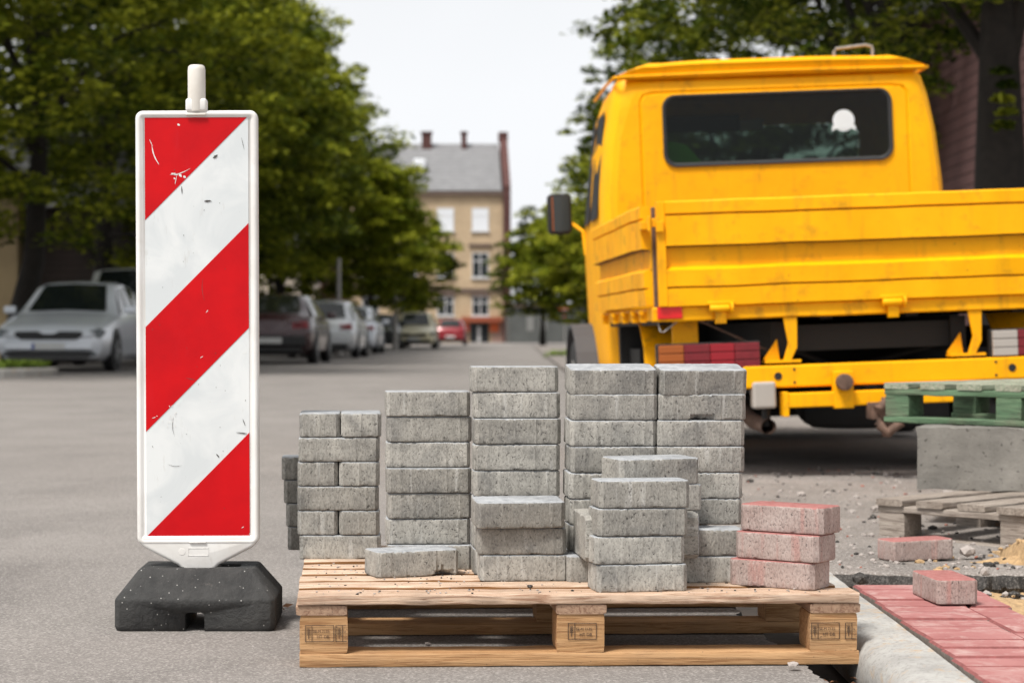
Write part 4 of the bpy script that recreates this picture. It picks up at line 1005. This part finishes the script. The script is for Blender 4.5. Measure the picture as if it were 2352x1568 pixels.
# ------------------------------------------------------------------ trees
def leaves_mesh(name, centers, rad, per, size, mat, parent, seed, flat=.30, droop=.45):
    g = np.random.default_rng(seed); n = len(centers)
    c = np.repeat(np.array(centers), per, axis=0); r = np.repeat(np.array(rad), per)
    d_ = g.normal(size=(n * per, 3)); d_ /= np.linalg.norm(d_, axis=1)[:, None]; d_ *= (g.random(n * per) ** .45)[:, None]
    p = c + d_ * r[:, None] * np.array([1, 1, flat])
    p[:, 2] -= droop * (d_[:, 0] ** 2 + d_[:, 1] ** 2) * r * .6
    N = n * per; yaw = g.random(N) * 6.283; tilt = g.normal(0, .42, N); roll = g.normal(0, .38, N)
    a = np.stack([np.cos(yaw) * np.cos(tilt), np.sin(yaw) * np.cos(tilt), np.sin(tilt)], 1)
    b0 = np.stack([-np.sin(yaw), np.cos(yaw), np.zeros(N)], 1); nn = np.cross(a, b0); b = b0 * np.cos(roll)[:, None] + nn * np.sin(roll)[:, None]
    s = (size * (.6 + .8 * g.random(N)))[:, None]
    V = np.stack([p - a * s * .5, p + b * s * .36 - a * s * .1, p + a * s * .55, p - b * s * .36 - a * s * .1], 1).reshape(-1, 3)
    me = bpy.data.meshes.new(name); me.vertices.add(4 * N); me.vertices.foreach_set('co', V.ravel().astype(np.float32))
    me.loops.add(4 * N); me.loops.foreach_set('vertex_index', np.arange(4 * N, dtype=np.int32))
    me.polygons.add(N); me.polygons.foreach_set('loop_start', np.arange(0, 4 * N, 4, dtype=np.int32)); me.update(calc_edges=True); me.validate()
    at = me.attributes.new('clump', 'FLOAT', 'POINT'); at.data.foreach_set('value', np.repeat(np.repeat(g.random(n), per), 4).astype(np.float32))
    me.materials.append(mat); o = bpy.data.objects.new(name, me); COL.objects.link(o)
    if parent: o.parent = parent
    return o
def tree(x, y, hgt, r, zb, label, mat, seed, ncl=260, per=60, size=.17, trunk=.22, lean=(0, 0), shift=(0, 0), crs=.62, group='linden trees along the street', cut=None, extra=()):
    g = random.Random(seed)
    t_ = empty('linden_tree', (x, y, zg(y) + (.04 if x > 2 else 0)), 0, label, 'tree', group)
    cz = (hgt + zb) / 2; hz = (hgt - zb) / 2; cs = []; rr = []
    cx0, cy0 = shift
    tries = 0
    while len(cs) < ncl and tries < ncl * 40:
        tries += 1
        u = Vector((g.gauss(0, 1), g.gauss(0, 1), g.gauss(0, 1))).normalized(); q = g.random() ** .30
        lump = 1 + .30 * noise.noise((u.x * 2.1 + seed * 7, u.y * 2.1, u.z * 2.1)) + .13 * noise.noise((u.x * 5 + seed, u.y * 5, u.z * 5))
        kz = .85 + .25 * (1 - abs(u.z)); tz = u.z * hz * q * lump
        taper = 1 - .22 * max(0, u.z) - .05 * max(0, -u.z)
        taper *= 1.12 if (u.z < 0 and y > 75) else 1
        p = (cx0 + u.x * r * q * lump * taper, cy0 + u.y * r * q * lump * taper, cz + tz)
        if cut and cut(p): continue
        cs.append(p); rr.append(g.uniform(.55, 1.15) * crs)
    for e in extra: cs.append(e[:3]); rr.append(e[3])
    leaves_mesh('crown', cs, rr, per, size, mat, t_, seed)
    tm = MB(); top = (cx0 * .6 + lean[0] * .5, cy0 * .6, zb + hz * .9)
    tp = [(0, 0, -.2), (lean[0] * .1, lean[1] * .1, zb * .35), (lean[0] * .4, lean[1] * .4, zb * .8), (lean[0] * .5 + cx0 * .3, cy0 * .3, zb + hz * .3), top]
    tm.tube(tp, [trunk * 1.35, trunk, trunk * .85, trunk * .6, trunk * .25], 12)
    for i in range(len(tm.v)):
        v_ = tm.v[i]; k = 1 + .12 * noise.noise((v_[0] * 5, v_[1] * 5, v_[2] * 1.2 + seed)); tm.v[i] = (v_[0] * k, v_[1] * k, v_[2])
    tm.build('trunk', M['bark'], t_, smooth=True)
    for k in range(12):
        e = cs[int(g.random() * len(cs))]; s0 = Vector(tp[2]).lerp(Vector(tp[4]), g.random() * .8); e = Vector(e); m_ = s0.lerp(e, .5) + Vector((0, 0, .15 * (e - s0).length))
        MB().tube([s0, m_, e], [trunk * .32, trunk * .18, trunk * .05], 7).build('limb', M['bark'], t_, smooth=True)
    return t_
latL = -9.6
names = ['nearest linden at the far left edge, its trunk out of view', 'linden with a slanting trunk behind the silver sedan', 'linden with a straight dark trunk behind the grey van', 'linden behind the striped beacon in the left row', 'linden whose crown rises just right of the beacon', 'linden of the left row over the pale silver estate car', 'linden in the left row over the grey hatchback', 'farthest big linden of the left row against the sky']
for i, d in enumerate([29.5, 38, 46, 54.5, 63, 71.5, 80, 89]):
    x, y = S(latL, d); near = i < 3
    tree(x, y, 11.8 + (i % 3) * .5, 5.2, 2.5 if i < 3 else 1.7, names[i], M['leafN'], 100 + i, 470 if i < 5 else 380, 85, .15 if i < 3 else .20, .25, lean=(.9, 0) if i == 1 else (0.1, 0), crs=.80 if i < 4 else .88)
tree(-1.8, 79, 7.7, 2.6, 1.5, 'small bright green linden leaning over the gold car', M['leafL'], 210, 330, 70, .17, .13, shift=(.35, 0), crs=.6)
tree(-.3, 96, 6.6, 2.2, 1.6, 'small linden behind the bright green one, beside the yellow house', M['leafN'], 211, 220, 60, .22, .13, crs=.6)
tree(7.0, 108, 7.4, 2.7, 1.3, 'rounded linden right of the yellow house at the street end', M['leafN'], 220, 330, 60, .22, .16, crs=.65)
tree(8.7, 100, 7.3, 2.9, 1.3, 'linden between the rounded one and the truck mirror', M['leafL'], 221, 340, 60, .22, .16, crs=.65)
tree(8.6, 82, 9.2, 3.0, 1.6, 'taller linden behind the truck mirror', M['leafL'], 222, 360, 60, .2, .16, crs=.65)
tree(7.5, 60, 10.5, 2.9, 2.2, 'linden showing behind the left edge of the truck cab', M['leafR'], 223, 420, 60, .17, .2, crs=.6)
tree(7.6, 44, 11, 3.6, 2.6, 'linden hidden mostly behind the truck cab', M['leafR'], 224, 480, 60, .15, .2, crs=.55)
tree(7.3, 31, 11.5, 4.3, 3.2, 'dark linden behind the truck cab roof', M['leafR'], 225, 700, 60, .13, .24, crs=.5)
sprig = [(-.12 + .05 * k % .1, -.5, 2.95 - .12 * k, .10) for k in range(5)]
tree(5.35, 18.2, 9.5, 3.95, 2.75, 'nearest right linden, its leafy branches spreading over the yellow truck', M['leafR'], 230, 900, 80, .082, .26, crs=.40,
     cut=lambda p: (p[2] < 3.3 and p[0] > -2.4 and p[1] < 2.0), extra=sprig)

# ------------------------------------------------------------------ buildings
PY = brickwall('yellow_brick', (.52, .385, .24), (.60, .45, .29), (.42, .33, .23), 3.2)
RB = brickwall('red_brick_wall', (.11, .04, .033), (.08, .03, .028), (.09, .05, .04), 3.2)
ROOF = siding('slate_roof', (.17, .17, .175), (.22, .22, .225), .3); CORN = simple('cornice', (.13, .09, .07), .8); WH = simple('window_frame_white', (.62, .62, .62), .6); WG = simple('window_glass', (.03, .035, .04), .08); PALE = simple('reflection_and_panel_white', (.75, .77, .80), .5)
def window(par, xc, z0, z1, wd, y, pane=WG, frame=WH, nx=1, nz=1):
    f = MB(); t_ = .07; f.box(xc - wd / 2, xc - wd / 2 + t_, y - .04, y, z0, z1).box(xc + wd / 2 - t_, xc + wd / 2, y - .04, y, z0, z1).box(xc - wd / 2 + t_, xc + wd / 2 - t_, y - .04, y, z0, z0 + t_).box(xc - wd / 2 + t_, xc + wd / 2 - t_, y - .04, y, z1 - t_, z1)
    for k in range(nx): xx = xc - wd / 2 + wd * (k + 1) / (nx + 1); f.box(xx - .035, xx + .035, y - .035, y, z0 + t_, z1 - t_)
    for k in range(nz): zz = z0 + (z1 - z0) * .66; f.box(xc - wd / 2 + t_, xc + wd / 2 - t_, y - .038, y, zz - .035, zz + .035)
    fo = f.build('window', frame, par); MB().box(xc - wd / 2 + .03, xc + wd / 2 - .03, y - .02, y + .01, z0 + .03, z1 - .03).build('pane', pane, fo)
    MB().box(xc - wd / 2 - .08, xc + wd / 2 + .08, y - .14, y, z0 - .10, z0 - .01).build('sill', frame, fo)
b = empty('apartment_house', (0, 147, .05), 0, 'four storey yellow brick house with slate roof closing the street', 'house')
MB().box(-14, 6.6, 0, 11, 0, 11.2).build('wall', PY, b)
MB().add([(-14, -.35, 11.25), (6.5, -.35, 11.25), (6.5, 5.5, 15.25), (-14, 5.5, 15.25), (-14, 11.3, 11.25), (6.5, 11.3, 11.25)], [(0, 1, 2, 3), (3, 2, 5, 4), (0, 3, 4), (1, 5, 2), (0, 4, 5, 1)]).build('roof', ROOF, b)
MB().prism([(-.4, 0), (11.4, 0), (11.4, 11.6), (5.5, 15.9), (-.4, 11.6)], 6.62, 7.15, plane='yz').build('fire_wall', RB, b)
fwb = MB().box(6.5, 7.2, 5.0, 6.2, 15.4, 16.1).build('chimney', RB, b)
for xc, w_ in ((1.0, .75), (3.85, .4)): MB().box(xc - w_ / 2, xc + w_ / 2, 4.8, 5.9, 14.6, 16.0).box(xc - w_ / 2 - .08, xc + w_ / 2 + .08, 4.7, 6.0, 16.0, 16.12).build('chimney', RB, b)
MB().box(-14, 6.61, -.30, -.002, 10.9, 11.24).build('cornice', CORN, b)
MB().box(-14, 6.61, -.14, -.002, 3.75, 4.05).build('cornice', CORN, b)
MB().box(.0, .9, 1.5, 3.0, 12.9, 13.75).build('dormer', PALE, b, bevel=.1)
for xc in (4.92, 2.35, -.4, -3.2, -6.0, -8.8):
    window(b, xc, 8.3, 10.0, 1.25, -.01, PALE, WH, 0, 1); window(b, xc, 4.85, 6.7, 1.25, -.01); window(b, xc, 2.05, 3.45, 1.25, -.01)  # top panes painted white for the sky they reflect
    MB().box(xc - .85, xc + .85, -.18, -.002, 7.15, 7.35).build('window_hood', CORN, b)
    MB().prism([(xc - .8, 3.5), (xc + .8, 3.5), (xc + .5, 3.72), (xc - .5, 3.72)], -.12, -.002).build('window_hood', CORN, b)
sh_ = MB().box(3.5, 6.5, -.6, -.002, 1.55, 1.95).build('shop_canopy', simple('canopy_rust', (.30, .07, .03), .7), b)
for xc in (3.75, 5.95): MB().box(xc - .33, xc + .33, -.12, -.002, .85, 1.5).build('shop_sign', simple('orange_sign', (.75, .14, .03), .5), b)
MB().box(4.15, 5.55, -.05, -.002, -.05, 1.5).build('shop_door', WG, b); MB().box(4.7, 4.95, -.09, -.052, .1, 1.25).build('poster', WH, b)
MB().box(5.75, 6.6, -.04, -.002, -.05, 1.5).build('plinth', simple('pink_plaster', (.42, .27, .22), .8), b)
MB().box(3.5, 4.0, -.04, -.002, -.05, .8).build('plinth', simple('pink_plaster', (.42, .22, .17), .8), b)
g2 = empty('garage_row', (0, 140, .05), 0, 'long low grey wall with dark openings right of the yellow house', 'wall')
GWM2 = simple('grey_frame', (.2, .2, .19), .6); GWM = simple('grey_wall', (.10, .105, .10), .9, var=.3, scale=.8)
MB().box(6.75, 40, 0, 6, 0, 2.6).build('wall', GWM, g2); MB().box(6.7, 40, -.2, 6.2, 2.602, 2.75).build('coping', CORN, g2)
for xc in (8.2, 9.1, 12.5, 14): MB().box(xc - .25, xc + .25, -.03, -.002, .9, 1.9).build('window', GWM2, g2); 
for i_, (x0, x1, y, h, m, lb) in enumerate([(-16, -9.35, 47, 4.2, simple('ochre_plaster', (.36, .27, .15), .9, var=.2, scale=2), 'ochre plastered house at the far left edge'),
        (-9.0, -7.65, 47.5, 3.6, siding('dark_timber', (.03, .022, .018), (.045, .03, .025), .16), 'dark timber shed between ochre and red houses'),
        (-17, -9.2, 66, 6.2, siding('red_brown_boards', (.13, .065, .06), (.17, .08, .07), .2), 'reddish boarded house behind the grey van'),
        (-17, -8.1, 90, 6.5, RB, 'dark red brick house behind the left parked cars'), (-14, -6.0, 120, 6.0, simple('cream_plaster', (.55, .47, .38), .9), 'cream house glimpsed under the left trees'), (-11.5, -4.6, 134, 7.0, RB, 'brick house left of the gold car, mostly hidden')]):
    hs_ = empty('house', (0, y, .1), 0, lb, 'house'); MB().box(x0, x1, 0, 8, 0, h).build('wall', m, hs_)
    MB().add([(x0 - .3, -.4, h + .01), (x1 + .3, -.4, h + .01), (x1 + .3, 4, h + 2.2), (x0 - .3, 4, h + 2.2), (x0 - .3, 8.4, h + .01), (x1 + .3, 8.4, h + .01)], [(0, 1, 2, 3), (3, 2, 5, 4), (0, 3, 4), (1, 5, 2), (0, 4, 5, 1)]).build('roof', ROOF, hs_)
    k_ = max(1, int((x1 - x0) / 2.2))
    for q_ in range(k_):
        if i_ == 1: continue
        window(hs_, x0 + (q_ + .5) * (x1 - x0) / k_, 1.5, 2.9, .9, -.01)
    if i_ == 2:
        MB().box(-16.9, -9.25, -.05, -.003, 1.2, 2.9).build('plinth', simple('orange_brick_plinth', (.50, .13, .07), .85, var=.2), hs_)
        MB().box(-11.25, -11.0, -.12, -.003, 3.9, 5.0).build('light_panel', PALE, hs_)
wr = empty('house', (7.4, 20, .08), math.atan(-SD) - R(0), 'dark red boarded house wall behind the right linden', 'house')
MB().box(0, 6, -2, 16, 0, 5.5).build('wall', siding('dark_red_boards', (.085, .04, .038), (.12, .055, .05), .17), wr)
MB().box(-.25, 6.2, -2.3, 16.3, 5.51, 5.8).build('roof', ROOF, wr)

# ------------------------------------------------------------------ posts, signs, island
def pole(x, d, h, r, label, m='greyst'):
    o = MB().lathe([(r * 1.4, 0), (r * 1.4, .3), (r, .32), (r * .8, h)], 'z', seg=12).build('steel_post', M[m], None, smooth=True, loc=cpos(x, d)); tag(o, label, 'post')
pole(778, 55, 2.7, .07, 'slim grey post between the parked cars, nearer one'); pole(908, 79, 2.4, .09, 'slim grey post left of the gold car, farther one')
ys_ = empty('yield_sign', cpos(1297, 125), 0, 'small red edged give way sign on a grey post before the grey wall', 'road sign')
MB().lathe([(.035, 0), (.035, 2.2)], 'z', seg=10).build('post', M['greyst'], ys_)
pl_ = MB().prism([(-.36, 2.25), (.36, 2.25), (0, 1.62)], -.06, -.045).build('sign_plate', M['reflred'], ys_); MB().prism([(-.21, 2.17), (.21, 2.17), (0, 1.80)], -.066, -.061).build('white_field', WH, pl_)
# grass island with a curved kerb at the left
def island(r_):
    pts = []
    for k in range(13): a = R(-90 + 180 * k / 12); pts.append((-6.15 + 1.1 * math.cos(a) * r_ - (1 - r_) * .2, 28.2 + 1.1 * math.sin(a) * r_))
    return pts + [(-13, 28.2 + 1.1 * r_), (-13, 28.2 - 1.1 * r_)]
tag(MB().prism(island(1.0), -.05, .235, plane='xy').build('kerb', M['kerb'], None, bevel=.03, seg=2), kind='structure')
tag(MB().prism(island(.88), .0, .255, plane='xy').build('lawn', simple('lawn_soil', (.07, .10, .02), 1, var=.4, scale=20), None), kind='structure')
g = np.random.default_rng(2); cc = []
while len(cc) < 500:
    x = g.uniform(-9.5, -5.2); y = g.uniform(27.3, 29.1)
    if x < -6.15 or (x + 6.15) ** 2 + (y - 28.2) ** 2 < .85: cc.append((x, y, .29))
gr_ = leaves_mesh('grass', cc, [.14] * len(cc), 14, .07, M['grass'], None, 5, flat=.35, droop=0); tag(gr_, 'short bright grass on the kerbed island', 'grass', kind='stuff')
wd_ = leaves_mesh('weeds', [(X(1290 + 8 * k, 52), 52 + .2 * k, .18) for k in range(-4, 5)], [.22] * 9, 60, .07, M['grass'], None, 6, flat=.6, droop=0); tag(wd_, 'straggly weeds at the road edge left of the truck', 'weeds', kind='stuff')

# ------------------------------------------------------------------ rubble, crumbs, leaves
def lump(mb, x, y, z, r, g, mi=0, fl=.65):
    k = g.randint(0, 9999); vs = []
    ico = [(0, 0, 1), (.89, 0, .45), (.28, .85, .45), (-.72, .53, .45), (-.72, -.53, .45), (.28, -.85, .45), (.72, .53, -.45), (-.28, .85, -.45), (-.89, 0, -.45), (-.28, -.85, -.45), (.72, -.53, -.45), (0, 0, -1)]
    F_ = [(0, 1, 2), (0, 2, 3), (0, 3, 4), (0, 4, 5), (0, 5, 1), (1, 6, 2), (2, 7, 3), (3, 8, 4), (4, 9, 5), (5, 10, 1), (6, 7, 2), (7, 8, 3), (8, 9, 4), (9, 10, 5), (10, 6, 1), (11, 7, 6), (11, 8, 7), (11, 9, 8), (11, 10, 9), (11, 6, 10)]
    sx, sy = g.uniform(.7, 1.3), g.uniform(.7, 1.3); a = g.random() * 6.28; ca, sa = math.cos(a), math.sin(a)
    for (px, py, pz_) in ico:
        q = g.uniform(.75, 1.2); px *= sx * q * r; py *= sy * q * r; vs.append((x + px * ca - py * sa, y + px * sa + py * ca, z + pz_ * r * fl * q))
    mb.add(vs, F_, mi)
g = random.Random(12)
mb = MB()
for _ in range(1500):
    x = g.uniform(1.2, 3.6); y = 5.6 + (g.random() ** 1.6) * 4.2; y = max(y, pedge(x) + .02)
    mb_r = g.uniform(.003, .009) * (1 + (g.random() < .06) * 1.2)
    lump(mb, x, y, pz(x, y) + mb_r * .3, mb_r, g, 0 if g.random() < .6 else (3 if g.random() < .75 else 1))
for _ in range(260):
    x = g.uniform(1.15, 2.6); y = pedge(x) - g.uniform(.02, .2); lump(mb, x, y, -.008 + g.random() * .012, g.uniform(.004, .016), g, g.choice([0, 3, 3, 3, 2]))
for _ in range(140):
    x = g.uniform(1.45, 2.2); y = g.uniform(5.2, 6.0); r_ = g.uniform(.004, .014); lump(mb, x, y, max(sandz(x, y), pz(x, y) if y > pedge(x) else 0) + .002, r_, g, g.choice([0, 2, 2, 3]))
tag(mb.build('rubble', [M['stone'], M['redchip'], M['sand'], M['tar']], normals=False), 'loose grit and crushed stones strewn over the broken asphalt', 'rubble', kind='stuff')
mb = MB()
for _ in range(420):
    u = g.uniform(.02, 1.15); v_ = g.choice([.02, .15, .27, .39, .51]) + g.uniform(-.01, .07)
    if v_ < .005: v_ = .01
    x, y = -.2433 + u * math.cos(R(2)) - v_ * math.sin(R(2)), 4.215 + u * math.sin(R(2)) + v_ * math.cos(R(2)); r_ = g.uniform(.0012, .0034); lump(mb, x, y, .1535 + r_ * .4, r_, g, g.choice([0, 0, 1]))
tag(mb.build('concrete_crumbs', [M['stone'], M['tar']], normals=False), 'fine grey crumbs scattered over the pallet deck', 'crumbs', kind='stuff')
for x, d, z, r_, m, lb in ((X(1218, 4.35), 4.35, .156, .0065, 'tar', 'small dark concrete lump on the front deck board'), (X(1822, 4.19), 4.19, .012, .010, 'stone', 'pale pebble on the road before the right pallet foot'),
        (X(983, 4.5), 4.5, .006, .008, 'stone', 'pale pebble on the road under the pallet'), (X(2222, 5.85), 5.85, .07, .026, 'stone', 'white stone chip by the sand heap'), (X(2010, 7.4), 7.4, .06, .016, 'stone', 'pale stone on the asphalt beyond the red brick stack'),
        (X(2262, 5.5), 5.5, .05, .022, 'stone', 'grey stone lying in the sand before the asphalt edge'), (X(1975, 5.42), 5.42, .04, .03, 'tar', 'broken lump of asphalt behind the pallet corner')):
    mb = MB(); lump(mb, 0, 0, 0, r_, g); tag(mb.build('pebble', M[m], None, loc=(x, d, z)), lb, 'stone')
mb = MB()
for _ in range(46):
    x = g.uniform(.84, .94); y = g.uniform(3.4, 4.3); a = g.random() * 6.28; s_ = g.uniform(.008, .02); z = -.045 + g.random() * .02
    mb.add([(x - s_ * math.cos(a), y - s_ * math.sin(a), z), (x + s_ * .4 * math.sin(a), y - s_ * .4 * math.cos(a), z + .004), (x + s_ * math.cos(a), y + s_ * math.sin(a), z + .002), (x - s_ * .4 * math.sin(a), y + s_ * .4 * math.cos(a), z + .006)], [(0, 1, 2, 3)])
tag(mb.build('leaf_litter', M['dryleaf'], normals=False), 'dry leaves lying in the gap beside the kerb', 'leaf litter', kind='stuff')
for i, (x, y_, s_, a) in enumerate(((661, 1395, .016, .4), (651, 1402, .010, 1.9))):
    d = .705 * F / (y_ - 768); mb = MB()
    mb.add([(-s_, 0, .004), (-.2 * s_, -.45 * s_, .001), (s_, 0, .008), (-.1 * s_, .5 * s_, .010), (0, 0, .002)], [(0, 1, 4), (1, 2, 4), (2, 3, 4), (3, 0, 4)])
    tag(mb.build('dry_leaf', M['dryleaf'], None, loc=(X(x, d), d, .001), rz=a, normals=False), ['curled brown leaf beside the left pallet foot', 'small dry leaf between beacon foot and pallet'][i], 'leaf')
